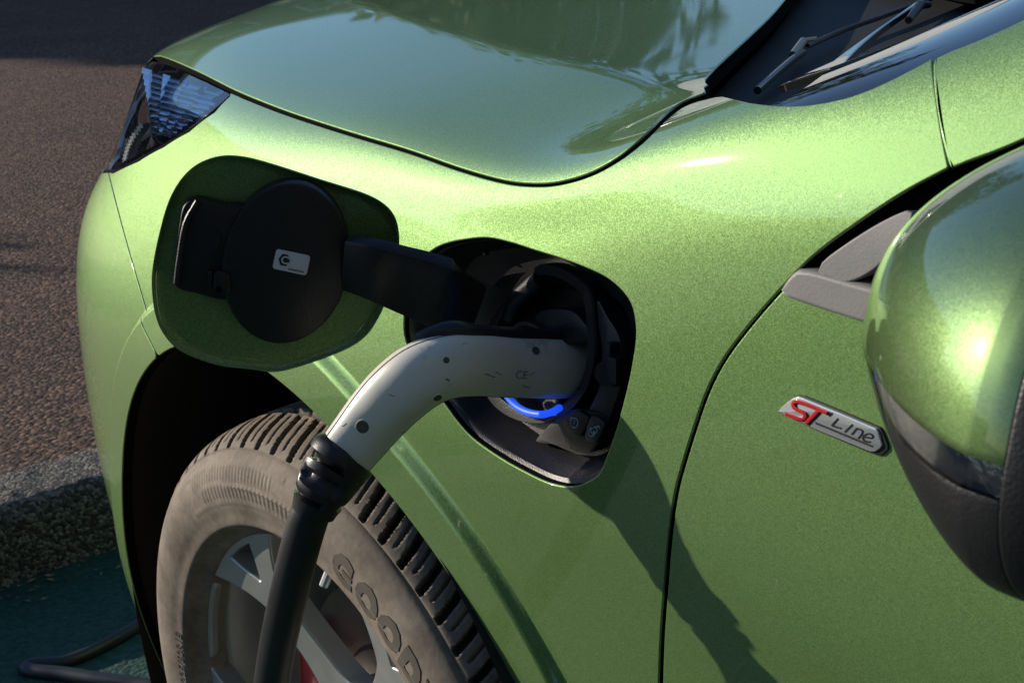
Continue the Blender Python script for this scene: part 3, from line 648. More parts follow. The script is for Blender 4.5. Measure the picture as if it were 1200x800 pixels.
# cover plate on the right with a moulded edge, lower tray, buttons, catch
def pslab(name, L, d, th, bev=.001, mat=BLACKP, par=port, step=4):
    b = MB(); b.slab(pql(L, d, step), Np, th, bev); return b.build(name, mat, par)
pslab('side_plate', [(700, 352), (712, 372), (724, 392), (730, 420), (726, 455), (716, 485), (706, 512), (692, 520), (682, 508), (690, 480), (702, 450), (705, 410), (700, 375)], -.0225, .012)
pslab('lower_tray', [(628, 517), (648, 521), (668, 529), (688, 531), (699, 521), (711, 496), (702, 484), (674, 479), (655, 488), (640, 501)], -.021, .012)
b1 = pslab('start_button', [(660, 492), (675, 481), (687, 487), (689, 493), (682, 508), (677, 512), (664, 504)], -.0175, .005, .0008, step=3)
b2 = pslab('unlock_button', [(691, 489), (697, 487), (706, 493), (708, 499), (700, 516), (695, 519), (685, 513)], -.0175, .005, .0008, step=3)
ICON, it_, ip_ = newmat('grey_icon_print'); ip_.inputs['Base Color'].default_value = (.35, .4, .45, 1); ip_.inputs['Roughness'].default_value = .6
def wire(name, paths, d, rad, par):
    b = MB()
    for L in paths:
        b.tube([pq(u, v, d) for u, v in catmull(L, 1)], rad, 6)
    return b.build(name, ICON, par)
def circpx(cx, cy, rx, ry, a0=0, a1=360, n=14): return [(cx+rx*math.cos(math.radians(t)), cy+ry*math.sin(math.radians(t))) for t in np.linspace(a0, a1, n)]
wire('button_icon', [circpx(673.2, 495.2, 4.2, 5.6, -110, 215), [(673.6, 492), (672.8, 497.5)], circpx(669.6, 490.5, 1.2, 1.6)], -.0174, .00045, b1)
wire('button_icon', [circpx(693.5, 506.5, 3.4, 4.8, -30, 290), circpx(697.3, 503.8, 2.6, 3.6, -120, 150), circpx(701, 501, 1.6, 2.2, -200, 30), [(692, 500), (693.5, 507), (696, 509)]], -.0174, .00045, b2)
b = MB(); b.tube([pq(712, 437, -.022), pq(712, 437, -.012)], .008, 20); b.tube([pq(716, 420, -.022), pq(722, 452, -.02)], .0028, 10); b.box(pq(722, 432, -.016), .010, .008, .016, [PA, Np, PB]); b.box(pq(717, 414, -.018), .004, .006, .014, [PA, Np, PB])
b.build('locking_catch', BLACKP, port)
b = MB(); b.box(pq(569, 297, -.020), .004, .003, .0015, [PA, Np, PB]); b.build('clip_slot', DARK, port); b = MB(); b.box(pq(711, 354, -.017), .001, .003, .005, [PA, Np, PB]); b.box(pq(713, 356, -.017), .004, .003, .001, [PA, Np, PB]); b.build('clip_slot', DARK, port)
pslab('socket_cover', [(628, 368), (668, 364), (690, 388), (688, 400), (640, 400)], -.026, .01)
b = MB(); b.tube([pq(*q, -.026) for q in catmull([(598, 372), (606, 352), (622, 336), (634, 326)], 4)], .006, 12); b.build('cover_hinge', BLACKP, port)

# ------------------------------------------------------------------ charging flap, folded out on its arm
e0 = aty(322, 310, -.090); fa_ = math.radians(60); e1 = e0-np.array([math.cos(fa_), math.sin(fa_), 0])
FX = nrm(np.array([e0[0]-e1[0], e0[1]-e1[1], 0])); FN = np.array([FX[1], -FX[0], 0]); FN = FN if FN@(CAM-e0) > 0 else -FN
FP = e0
flap_px = [(177.5, 335), (179, 310), (186, 275), (197, 237), (212, 210), (232, 192), (258, 183), (286, 184), (321, 193), (377, 211), (426, 226.5), (450, 239), (463, 254), (468, 275), (467, 300), (461, 328), (452, 355), (443, 374), (429, 394), (405, 410), (363, 426), (324, 436), (293, 433), (254, 428), (212, 412), (191, 391), (181, 366)]
flap = empty('charging_flap', (0, 0, 0), parent=car)
fp = lambda u, v, d=0: onplane(u, v, FP, FN, d)
def fpl(L, d=0, step=4): return [fp(u, v, d) for u, v in catmull(L, step, True)]
O = np.array(fpl(flap_px, 0)); O = resample(O, .003); cF = O.mean(0)
def fring(k, d): return cF+(O-cF)*k+FN*d
b = MB()
b.grid(np.array([fring(.02, -.016), fring(.6, -.0155), fring(.9, -.012), fring(.975, -.007), fring(.997, -.003), fring(1.0, -.0012), fring(.998, -.0002), fring(.990, 0), fring(.980, -.0006), fring(.965, -.0022), fring(.90, -.003), fring(.5, -.0035), fring(.02, -.0035)]), closev=True)
b.build('flap_panel', PAINT, flap, sharp=60)
def fslab(name, L, d, th, bev, mat, par, step=4):
    b = MB(); b.slab(fpl(L, d, step), FN, th, bev); return b.build(name, mat, par)
disc = [(335+75*math.cos(t), 309+95*math.sin(t)) for t in np.linspace(0, 2*np.pi, 40, endpoint=False)]
disc = [(x+(y-309)*.12*-1*.6, y) for x, y in disc]
cap = fslab('sealing_cap', disc, .014, .02, .003, BLACKP, flap)
fslab('latch_plate', [(216, 240), (232, 233), (262, 240), (290, 246), (300, 300), (292, 346), (262, 352), (228, 344), (208, 338), (203, 322), (206, 290), (210, 262)], .007, .010, .002, BLACKP, flap)
b = MB(); cc = [fp(243+15*math.cos(t), 279.5+15.5*math.sin(t), .0072) for t in np.linspace(0, 2*np.pi, 40)]; b.tube(cc, .0007, 8); b.build('round_boss', BLACKP, flap)
b = MB(); b.tube([fp(*q, .0075) for q in catmull([(232, 236), (218, 262), (211, 300), (207, 332)], 5)], .0022, 10); b.build('latch_rib', BLACKP, flap)
b = MB(); b.slab(fpl([(252, 320), (268, 322), (268, 344), (252, 341)], .016, 3), FN, .012, .001); b.slab(fpl([(244, 318), (249, 318), (248, 340), (243, 338)], .012, 3), FN, .006, .001); b.build('latch_clip', BLACKP, flap)
b = MB(); b.slab(fpl([(253, 336), (259, 337), (259, 343), (253, 342)], .0164, 2), FN, .001, .0002); b.build('clip_slot', DARK, flap)
sw = lambda a, b_: (np.array((320.5, 309.5))*(1-a)*(1-b_)+0)
# sticker corners
s00, s10, s11, s01 = [np.array(q, float) for q in ((324, 291.5), (364, 300), (359, 323), (319, 314.5))]
def spx(a, b_): return (1-a)*(1-b_)*s00+a*(1-b_)*s10+a*b_*s11+(1-a)*b_*s01
rr = []
for cx, cy, a0 in ((.92, .14, -90), (.92, .86, 0), (.08, .86, 90), (.08, .14, 180)):
    for t in np.radians(np.linspace(a0, a0+90, 6)): rr.append(spx(cx+.08*math.cos(t), cy+.14*math.sin(t)))
stick = MB(); stick.slab([fp(u, v, .0146) for u, v in rr], FN, .0006, .0001); sk = stick.build('sticker', plain('sticker_white', (.62, .66, .74), .5), flap)
b = MB(); hexa = [spx(.285+.165*math.cos(t), .47+.33*math.sin(t)) for t in np.radians([0, 60, 120, 180, 240, 300])]
b.slab([fp(u, v, .0150) for u, v in hexa], FN, .0003, .00005); b.build('sticker_hexagon', plain('sticker_ink', (.015, .02, .025), .5), sk)
def text_on(name, body, size, org, ax, ay, n, mat, par, bold=0., shear=0., ext=.0002, tx=1.):
    V, F = text_mesh(body, size, ext, bold, shear); V[:, 0] *= tx
    P = np.array(org)+np.outer(V[:, 0], ax)+np.outer(V[:, 1], ay)+np.outer(V[:, 2], n)
    b = MB(); b.add(P, F); return b.build(name, mat, par, smooth_=False)
sax = nrm(fp(*spx(1, .5), .0151)-fp(*spx(0, .5), .0151)); say = nrm(fp(*spx(.5, 0), .0151)-fp(*spx(.5, 1), .0151))
text_on('sticker_letter', 'C', .0072, fp(*spx(.188, .645), .0153), sax, say, FN, plain('sticker_letter_white', (.6, .64, .7), .5), sk, bold=.00012)
b = MB()
for i in range(9):   # the tiny print along the sticker's lower edge, too small to read
    u = .45+.052*i; b.slab([fp(*spx(u+dx, .86+dy), .0150) for dx, dy in ((0, -.03), (.035, -.03), (.035, .035), (0, .035))], FN, .0002, .00003)
b.build('sticker_small_print', plain('sticker_ink_2', (.03, .04, .05), .5), sk)
# hinge arm from flap to the pocket
up_ = cm([(405, 281), (430, 286), (470, 297), (515, 309), (548, 322), (570, 335)], 5); lo_ = cm([(400, 341), (425, 350), (450, 361), (480, 374), (520, 390), (548, 398)], 5)
n_ = 24
def evenly(L, n):
    d = np.r_[0, np.cumsum(np.linalg.norm(np.diff(L, axis=0), axis=1))]; x = np.linspace(0, d[-1], n); return np.stack([np.interp(x, d, L[:, k]) for k in (0, 1)], 1)
up_ = evenly(up_, n_); lo_ = evenly(lo_, n_)
yy = nspl([0, .25, .6, .85, 1],  [fp(405, 310, .020)[1], fp(405, 310, .020)[1]+.012, -.022, -.002, .03], np.linspace(0, 1, n_))
U = np.array([aty(*q, y) for q, y in zip(up_, yy)]); L_ = np.array([aty(*q, y) for q, y in zip(lo_, yy)])
T_ = nrm(np.gradient((U+L_)/2, axis=0)); W_ = nrm(U-L_); NA_ = nrm(np.cross(T_, W_)); 
if (NA_@np.array([0, 1, 0])).mean() < 0: NA_ = -NA_
G = np.array([U-W_*.001, U-NA_*-.002, U+NA_*.009, L_+NA_*.009, L_+NA_*.002, L_+W_*.001, L_+W_*.003-NA_*.0008, U-W_*.003-NA_*.0008]); b = MB(); b.grid(G, closeu=True)
k_ = len(G); b.F.append(tuple(i*n_ for i in range(k_))); b.F.append(tuple(i*n_+n_-1 for i in range(k_))[::-1]); b.M += [0, 0]
b.build('hinge_arm', BLACKP, flap)

# ------------------------------------------------------------------ charging connector and its cable
cable = tag(empty('charging_cable', (.39, -.05, 0)), 'white charging plug in the blue-lit port with thick black cable hanging past wheel', 'charging cable')
bpy.context.view_layer.update()
def par_keep(o): o.parent = cable; o.matrix_parent_inverse = Matrix.Translation(-cable.location); return o
hc = np.array([(690, 430, 74, .060), (668, 430, 74, .046), (640, 429.5, 76, .027), (600, 428, 76, .003), (560, 426, 77, -.022), (525, 428.5, 78, -.043), (495, 439, 80, -.058), (467, 460, 79, -.070), (443, 485, 75, -.080), (422, 511, 71, -.091), (405, 532, 68, -.101)], float)
hp = catmull(hc, 5)
def sweepframe(hp):
    Pn = np.array([aty(u, v, y) for u, v, _, y in hp]); T = nrm(np.gradient(Pn, axis=0)); V = nrm(CAM-Pn); Wd = nrm(np.cross(T, V)); Dp = np.cross(Wd, T)
    dep = (Pn-CAM)@DR; R_ = hp[:, 2]/2*dep/FPX*1.0
    return Pn, T, Wd, Dp, R_
HPn, HT, HW, HD, HR_ = sweepframe(hp)
if (HW@UP).mean() < 0: HW = -HW; HD = -HD
HD = np.where(((HD*(CAM-HPn)).sum(1) < 0)[:, None], -HD, HD)
def handle_grid(off=0, na=72):
    a = np.linspace(-np.pi, np.pi, na+1); e = .82
    ca = np.sign(np.cos(a))*np.abs(np.cos(a))**e; sa = np.sign(np.sin(a))*np.abs(np.sin(a))**e
    return HPn[:, None]+HW[:, None]*((HR_[:, None]+off)*sa[None])[:, :, None]+HD[:, None]*((HR_[:, None]*.98+off)*ca[None])[:, :, None]
ds = np.r_[0, np.cumsum(np.linalg.norm(np.diff(HPn, axis=0), axis=1))]; ang = np.linspace(-np.pi, np.pi, 73)
HG = handle_grid()
HS = Surf(ds, ang, HG)
if (HS.N[len(ds)//2, 36]@HD[len(ds)//2]) < 0: HS = Surf(ds, ang, HG, flip=True)
m = MB(); m.grid(HG[:, :-1], closev=True); hb = m.build('handle', WHITE); par_keep(hb)
m = MB(); ring_end = HG[-1, :-1]; 
# seam grooves: thin dark lines following the shell joint
def on_handle(s_, a_, off=0):
    P, N = HS.ev(np.stack([np.atleast_1d(s_), np.atleast_1d(a_)], 1)); return P+N*off
Lh = ds[-1]; GROOVE = plain('seam_shadow_gap', (.10, .09, .075), .7)
sl = np.linspace(Lh*.36, Lh-.001, 50); b = MB(); b.tube(on_handle(sl, np.full(50, 1.02)), .00045, 6); par_keep(b.build('shell_seam', GROOVE)); bpy.data.objects['shell_seam'].parent = hb; bpy.data.objects['shell_seam'].matrix_parent_inverse = Matrix.Identity(4)
sl = np.linspace(.0, Lh-.001, 70); b = MB(); b.tube(on_handle(sl, np.full(70, -1.35)), .00035, 6); o_ = b.build('shell_seam', GROOVE, hb)
# release button strip on top of the head
b = MB(); s0, s1 = Lh*.0, Lh*.60; rows_ = []
for s_ in np.linspace(s0, s1, 40):
    f = (s_-s0)/(s1-s0); half = .50*math.sqrt(max(0, min(1, (1-f)*6))); aa = np.linspace(1.42-half, 1.42+half*.9, 16)
    bulge = .0045*np.sin(np.linspace(0, np.pi, 16))**.35+.0035*np.exp(-((f-.88)/.09)**2)*np.sin(np.linspace(0, np.pi, 16))
    rows_.append(on_handle(np.full(16, s_), aa, 0)+ (HS.ev(np.stack([np.full(16, s_), aa], 1))[1]*(bulge-.0006)[:, None]))
b.grid(np.array(rows_)); par_keep(b.build('release_button', BOOTM))
# screw holes
for u, v, r_ in ((523, 422, .0021), (628, 411, .0028), (425, 500, .0042), (513, 466, .0028)):
    s_ = HS.hit(u, v); P, N = HS.ev(s_); P, N = P[0], N[0]; x = nrm(np.cross(N, [0, 0, 1])); y = np.cross(N, x)
    cyl = lambda r, d: [P+N*d+x*r*math.cos(t)+y*r*math.sin(t) for t in np.linspace(0, 2*np.pi, 24, endpoint=False)]
    b = MB(); b.grid(np.array([cyl(r_*1.12, -.0002), cyl(r_*1.08, .00025), cyl(r_*.96, .0002)]), closev=True); b.build('screw_hole', WHITE, hb); 
    b = MB(); b.grid(np.array([cyl(r_*1.0, .00018), cyl(r_*.05, .00020)]), closev=True); b.build('screw_recess', GROOVE, hb)
# moulded approval mark
s_ = HS.hit(603, 443); P, N = HS.ev(s_); ax_ = nrm(HS.ev(HS.hit(618, 444))[0][0]-P[0]); ay_ = np.cross(N[0], ax_)
text_on('approval_mark', 'CE', .0075, P[0]+N[0]*.0002, ax_, ay_, N[0], plain('mark_grey', (.3, .29, .27), .6), hb, ext=.0002)
SC_ = plain('scuff_grime', (.20, .17, .14), .7, var=.5, vscale=200)
for u, v, L_, r_ in ((567, 440, 14, .0004), (580, 437, 9, .0003), (522, 446, 5, .0006), (455, 462, 8, .0003), (470, 505, 11, .0003), (612, 452, 10, .0004), (400, 497, 6, .0003), (620, 437, 7, .0003), (540, 404, 8, .0002)):
    q = [HS.ev(HS.hit(u+L_*t, v-2*math.sin(t*3+u)))[0][0] for t in np.linspace(0, 1, 6)]; b = MB(); b.tube(q, [r_*k for k in (.3, .9, 1, .7, 1, .2)], 5); b.build('scuff_mark', SC_, hb)
# dark boot with slots
bc = np.array([(407, 527, 66, -0.0995), (403, 532, 78, -0.1020), (398, 540, 80, -0.1055), (393, 548, 78, -0.1085), (388, 556, 74, -0.1120), (383, 565, 70, -0.1155), (378, 574, 66, -0.1185), (374, 583, 62, -0.1210), (370, 592, 56, -0.1235), (367, 600, 52, -0.1255)], float)
bp = catmull(bc, 3); Pn, T, Wd, Dp, R_ = sweepframe(bp)
Dp = np.where(((Dp*(CAM-Pn)).sum(1) < 0)[:, None], -Dp, Dp)
sB = np.linspace(0, 1, len(bp)); na = 64; a = np.linspace(-np.pi, np.pi, na, endpoint=False)
if (Wd@RT).mean() < 0: Wd = -Wd
RR = np.repeat(R_[:, None], na, 1); GV = np.zeros_like(RR)
tilt = .10*np.sin(a)[None, :]
def slot(c, wd, cen, hw): 
    return smooth(wd-np.abs(sB[:, None]-c), 0, .03)*smooth(hw-np.abs((a[None]-cen+np.pi) % (2*np.pi)-np.pi), 0, .25)
GV = np.maximum.reduce([slot(.34, .075, -.9, 1.35), slot(.34, .075, 2.2, .9), slot(.56, .065, -.3, 1.0), slot(.56, .065, 2.6, 1.0), slot(.78, .04, -.9, 1.3), slot(.78, .04, 2.0, 1.1)])
RR = RR*(1-.30*GV)
G = Pn[:, None]+Wd[:, None]*(RR*np.sin(a))[:, :, None]+Dp[:, None]*(RR*np.cos(a))[:, :, None]
m = MB(); m.grid(G, closev=True); par_keep(m.build('boot', BOOTM, sharp=50))
cb = [(383, 565, -0.1155), (371, 585, -0.1215), (362, 606, -0.1265), (352, 640, -0.1305), (343, 676, -0.1320), (333, 720, -0.1315), (325, 758, -0.1290), (318, 800, -0.1250), (311, 845, -0.1190), (306, 900, -0.1080)]
Pcab = [aty(u, v, y) for u, v, y in cb]
end = Pcab[-1]
Pcab += [np.array(q) for q in [(end[0]-.06, -.075, end[2]-.11), (end[0]-.13, -.09, end[2]-.22), (end[0]-.20, -.13, .10), (end[0]-.28, -.17, .035), (end[0]-.42, -.22, .012), (-.55, -.24, .012), (-.80, -.19, .012)]]
g1 = [(190, 806, .012), (120, 797, .012), (70, 789, .012), (42, 787, .0125), (28, 786, .013)]
Pcab += [atz(u, v, z) for u, v, z in [(260, 830, .012), (180, 806, .012), (120, 797, .013), (75, 790, .013), (45, 787, .013)]]
Pcab += [atz(u, v, z) for u, v, z in [(30, 783, .013), (45, 778, .012), (80, 775, .012), (120, 758, .012), (160, 735, .012), (200, 712, .012), (240, 690, .012)]]
Pcab += [np.array([-1.0, .6, .012]), np.array([-.9, .9, .012])]
cp = catmull(np.array(Pcab), .006); b = MB(); b.tube(cp, .0128, 20); par_keep(b.build('cord', CABLEM))

# ------------------------------------------------------------------ headlight
def lensmat():
    m = bpy.data.materials.new('clear_lens'); m.use_nodes = True; t = m.node_tree; t.nodes.clear()
    o = node(t, 'ShaderNodeOutputMaterial'); mix = node(t, 'ShaderNodeMixShader'); tr = node(t, 'ShaderNodeBsdfTransparent'); gl = node(t, 'ShaderNodeBsdfGlossy', Roughness=.03)
    tr.inputs[0].default_value = (.82, .85, .88, 1)
    fr = node(t, 'ShaderNodeFresnel', IOR=1.6)
    t.links.new(fr.outputs[0], mix.inputs[0]); t.links.new(tr.outputs[0], mix.inputs[1]); t.links.new(gl.outputs[0], mix.inputs[2]); t.links.new(mix.outputs[0], o.inputs[0]); return m
LENS = lensmat()
headlight = empty('headlight', (0, 0, 0), parent=car)
hl_top = px(cm([(160, 71), (188, 73), (228, 90), (267, 109)]))
hl_bot = px(cm([(268, 112), (248, 128), (219, 150), (190, 168), (160, 185), (136, 198), (119, 197)]))
hfront = st((-.80, 4.98), (-.93, 5.3), (-.96, 6.2), (-.93, 6.8), (-.84, 7.05))
hl_loop = np.vstack([hl_top, hl_bot, hfront])
panel('lens', BODY, [hl_loop], LENS, headlight, sp=.01, off=-.0015, depth=.006)
HB = plain('headlight_bowl', (.10, .11, .12), .22, metal=.6, coat=1., bump=.2, bscale=30)
panel('bowl', BODY, [hl_loop], HB, headlight, sp=.012, off=-.035, depth=.004)
SLAT = plain('headlight_reflector', (.55, .62, .72), .12, metal=1.)
hx = lambda u, v, d: (lambda q: q[0][0]-q[1][0]*d)(BODY.ev(BODY.hit(u, v)))
RF, rt_, rp_ = newmat('sky_tinted_reflector'); rp_.inputs['Base Color'].default_value = (.72, .82, .95, 1); setp(rp_, Metallic=1., Roughness=.22)
N0 = nrm(np.array([.24, -.44, .86]))  # fin tilt and blue tint put the sky's reflection into the lamp
for k in range(11):
    a0 = np.array([167+1.2*k, 79+7.0*k]); a1 = np.array([264-6.2*k, 109+4.6*k])
    for j in range(4):
        b = MB(); f0, f1 = j/4., (j+1)/4.-.004; q = [a0+(a1-a0)*f0, a0+(a1-a0)*f1, a0+(a1-a0)*f1+[-1, 6.2], a0+(a1-a0)*f0+[-1, 6.2]]
        Pm = hx(*(sum(q)/4), .015); Nk = nrm(N0+[.05*math.sin(k*2.1+j), .04*math.sin(j*3+k), 0])
        b.slab([onplane(u, v, Pm, Nk) for u, v in q], Nk, .002, .0004)
        b.build('reflector_fin', RF, headlight)
DRL = plain('light_guide', (.75, .75, .72), .25, coat=1.)
b = MB()
for t in np.linspace(0, 1, 11):
    q = np.array([134, 182])*(1-t)+np.array([154, 140])*t+np.array([-3*math.sin(t*3.1), 0]); b.box(hx(*q, .016), .012, .010, .006)
b.build('running_light', DRL, headlight, bevel=.001)
b = MB(); c = hx(168, 128, .035); rr_ = nrm(np.array([-.7, -.7, .1])); x_ = nrm(np.cross(rr_, [0, 0, 1])); y_ = np.cross(x_, rr_)
b.grid(np.array([[c+rr_*(.022*math.sin(p))+(x_*math.cos(t)+y_*math.sin(t))*.03*math.cos(p) for t in np.linspace(0, 2*np.pi, 32, endpoint=False)] for p in np.linspace(0, 1.5, 10)]), closev=True)
b.build('projector_lens', GLASSD, headlight)
b = MB(); b.tube([hx(u, v, .004) for u, v in catmull([(270, 109), (248, 129), (219, 152), (190, 170), (160, 187), (137, 200), (120, 199)], 5)], .003, 10); b.build('headlight_gasket', DARK, headlight)

# ------------------------------------------------------------------ cowl, windscreen, wiper
cowl_px = [(838, 113), (826, 100), (830, 84), (853, 60), (897, 19), (922, -10), (957, -52), (1250, -120), (1320, -40), (1200, 10), (1130, 45), (1090, 71), (1045, 95), (1005, 112), (965, 122), (925, 126), (885, 123), (858, 117)]
COWL = plain('matt_black_cowl', (.012, .012, .013), .7, bump=.3, bscale=500)
panel('cowl', BODY, [px(cm(cowl_px+cowl_px[:1]))], COWL, car, sp=.012, off=-.022, depth=.004)
glass_px = [(868, 117), (900, 122), (940, 123), (975, 117), (1010, 106), (1050, 89), (1088, 69), (1140, 45), (1200, 20), (1330, -45), (1330, -140), (1200, -75), (1100, -25), (1040, 14), (990, 48), (940, 84), (905, 104)]
WG, wt, wp = newmat('windscreen_glass'); wp.inputs['Base Color'].default_value = (.012, .012, .012, 1); setp(wp, Roughness=.03, Coat_Weight=1.)
panel('windscreen', BODY, [px(catmull(glass_px, 8, True))], WG, car, sp=.012, off=-.008, depth=.005)

wiper = empty('wiper', (0, 0, 0), parent=car)
wq = lambda u, v, d: hx(u, v, .018-d)
STEEL = plain('wiper_satin_black', (.02, .02, .022), .35, coat=.3)
b = MB(); b.tube([wq(*q, .004) for q in catmull([(885, 82), (905, 66), (925, 50), (940, 40)], 4)], [.0028]*len(catmull([(885, 82), (905, 66), (925, 50), (940, 40)], 4)), 8); b.build('wiper_link', STEEL, wiper)
b = MB(); b.tube([wq(*q, .006) for q in catmull([(945, 36), (985, 19), (1040, 0), (1120, -30)], 5)], .0022, 8); b.build('wiper_arm', STEEL, wiper)
b = MB(); b.tube([wq(928, 43, .004), wq(941, 36, .010)], .0032, 10); b.tube([wq(941, 33, .008), wq(956, 31, .008)], .0022, 8); b.build('wiper_pivot', plain('worn_metal', (.55, .5, .4), .35, metal=.8), wiper)
b = MB(); b.tube([wq(1064, 12, .010), wq(1078, 0, .014), wq(1088, -3, .012)], [.003, .004, .003], 10); b.build('washer_jet', BLACKP, car)

# ------------------------------------------------------------------ trims round the window corner
sail = np.vstack([px(cm([(1290, 118), (1200, 166), (1140, 190), (1112, 200), (1060, 230), (1000, 270), (955, 304), (922, 339), (916, 347), (960, 361), (1005, 375), (1080, 397)])), st((.9, 4.97), (1.1, 5.03), (1.4, 5.08), (1.4, 6.1), (1.2, 5.95))])
panel('window_corner', BODY, [sail], plain('gloss_black_trim', (.01, .01, .011), .25, coat=.5), car, sp=.012, off=-.010, depth=.004)
GREYP = plain('grey_weathered_plastic', (.24, .23, .22), .55, bump=.15, bscale=600, var=.2)
panel('sail_trim', BODY, [px(chaikin([(955, 315), (972, 322), (991, 330), (1012, 322), (1030, 310), (1050, 285), (1075, 246), (1052, 253), (1010, 276)], 2, True))], GREYP, car, sp=.006, off=.001, depth=.01)
belt = np.vstack([px(cm([(921, 340), (937, 322), (952, 323), (1005, 338), (1060, 352), (1100, 360)])), st((.95, 5.2), (1.3, 5.25), (1.3, 5.02), (.95, 4.97)), px(cm([(1100, 397), (1060, 386), (1005, 369), (960, 355), (928, 344)]))])
panel('belt_moulding', BODY, [belt], GREYP, car, sp=.006, off=.002, depth=.012, r=.003)

# ------------------------------------------------------------------ badge on the door
def bpt(u, v, d):
    P, N = BODY.ev(BODY.hit(u, v)); return P[0]+N[0]*d
bx = lambda x, y: (900+x/6.67, 430+y/6.67)
bn = BODY.ev(BODY.hit(975, 497))[1][0]
border = [bx(*q) for q in [(88, 345), (110, 318), (150, 280), (200, 235), (250, 213), (300, 222), (600, 345), (885, 466), (905, 500), (945, 600), (950, 640), (900, 685), (850, 680), (780, 655), (400, 495)]]
inner = [bx(*q) for q in [(98, 338), (120, 312), (160, 275), (210, 238), (255, 223), (300, 235), (600, 357), (868, 470), (885, 500), (915, 600), (900, 625), (860, 652), (820, 650), (400, 480)]]
badge_o = MB(); badge_o.slab([bpt(u, v, .0012) for u, v in resample(np.array(border), 1.5)], bn, .0012, .0004); badge = badge_o.build('badge', RUBBER, door)
b = MB(); b.slab([bpt(u, v, .0024) for u, v in resample(np.array(inner), 1.5)], bn, .0014, .0007); 
# badge face and its lettering belong to the badge: joined in one part with its own materials
def stroke(bm_, path, wpx, d, th, mi):
    L = np.array([bx(*q) for q in path]); L = resample(L, 1.2, False); t = nrm(np.gradient(L, axis=0)); o = np.stack([-t[:, 1], t[:, 0]], 1)*wpx/2
    A = [bpt(u, v, d) for u, v in L+o]; B = [bpt(u, v, d) for u, v in (L-o)[::-1]]
    bm_.slab(A+B, bn, th, .00012, m=mi)
Spath = chaikin([(165, 352), (270, 392), (318, 392), (322, 345), (232, 312), (222, 262), (262, 250), (495, 347)], 2)
Tst = [(425, 325), (325, 428)]
off = np.array([14, 10])
stroke(b, np.array(Spath)+off, 4.4, .0026, .0004, 1); stroke(b, np.array(Tst)+off, 4.6, .0026, .0004, 1); stroke(b, [(470, 345), (530, 352), (505, 372)], 2.5, .0026, .0004, 1)
stroke(b, Spath, 4.0, .0031, .0006, 2); stroke(b, Tst, 4.4, .00313, .0006, 2)
for L in ([(575, 390), (525, 444), (598, 468)], [(688, 436), (626, 496)], [(680, 515), (722, 466)], chaikin([(722, 468), (762, 480), (770, 500), (732, 546)], 1), chaikin([(778, 532), (846, 545), (848, 520), (810, 503), (772, 525), (768, 552), (790, 570), (828, 572)], 1), [(398, 424), (845, 608)]):
    stroke(b, L, 2.0, .0027, .0006, 1)
bs = plain('badge_silver', (.62, .64, .66), .28, metal=.6, coat=.6)
b.build('badge_face', [bs, plain('badge_black', (.015, .015, .018), .4), plain('badge_red', (.55, .02, .03), .3, coat=.8)], badge, sharp=25)

# ------------------------------------------------------------------ door mirror
mirror = empty('door_mirror', (0, 0, 0), parent=car)
def mirror_grid():
    cx, cy, cz, a_, b_, c__, yaw, e1, tl = .892, -.113, 1.028, .097, .093, .066, -.018, 1.438, .053
    th = np.linspace(0, np.pi/2, 90); ph = np.linspace(-np.pi, np.pi, 241)[:-1]
    sp_ = lambda x, e: np.sign(x)*np.abs(x)**e
    rows_ = []
    for k in (.030, .028, .022, .012, .004): rows_.append((k, 1.0-.12*(k/.03)**4))
    for t in th: rows_.append((-a_*sp_(np.sin(t), e1) if 0 else -a_*abs(math.sin(t))**e1, abs(math.cos(t))))
    G = []
    for x, rr in rows_:
        Y = -b_*rr*sp_(np.cos(ph), .8); Z_ = c__*rr*sp_(np.sin(ph), .8)+tl*Y
        x = x*(1-.42*np.clip(-Z_/c__-.1, 0, 1)) if x < 0 else x
        Y = Y+.24*Z_
        G.append(np.stack([cx+math.cos(yaw)*x-math.sin(yaw)*Y, cy+math.sin(yaw)*x+math.cos(yaw)*Y, cz+Z_], 1))
    return np.array(G)
MG = mirror_grid()
me = MB(); me.grid(MG, closev=True); mm = bpy.data.meshes.new('m'); mm.from_pydata(me.V, [], me.F)
def cut(planes, name, mat, scale=1.0, sharp=40):
    bm = bmesh.new(); bm.from_mesh(mm); bmesh.ops.remove_doubles(bm, verts=bm.verts, dist=1e-6); bmesh.ops.recalc_face_normals(bm, faces=bm.faces)
    for co, no in planes:
        bmesh.ops.bisect_plane(bm, geom=bm.verts[:]+bm.edges[:]+bm.faces[:], plane_co=co, plane_no=no, clear_outer=True)
    m2 = bpy.data.meshes.new(name); bm.to_mesh(m2); bm.free(); o = link(name, m2, mat, mirror, True, sharp)
    if name == 'turn_signal': return o
    s_ = o.modifiers.new('thickness', 'SOLIDIFY'); s_.thickness = .0012 if name == 'turn_signal' else .0025; s_.offset = -1
    bv = o.modifiers.new('bevel', 'BEVEL'); bv.width = .0007; bv.segments = 2; bv.limit_method = 'ANGLE'; bv.angle_limit = math.radians(50)
    return o
MBVH = BVHTree.FromPolygons(me.V, me.F)
def mhit(u, v):
    l, n, i, d = MBVH.ray_cast(Vector(CAM), Vector(nrm(ray(u, v))))
    if l is None:
        best = None
        for k in np.linspace(.2, .6, 80):
            q = MBVH.find_nearest(Vector(CAM+nrm(ray(u, v))*k))
            if best is None or q[3] < best[1]: best = (q[0], q[3])
        l = best[0]
    return np.array(l)
def fitplane(pts):
    P = np.array([mhit(*q) for q in pts]); c = P.mean(0); n = np.linalg.svd(P-c)[2][2]; n = n if n[2] > 0 else -n; return c, n
def cutplane(p1, p2, tw):
    A, B = mhit(*p1), mhit(*p2); n = nrm(np.cross(B-A, np.array([0, 1, tw]))); return A, (n if n[2] > 0 else -n)
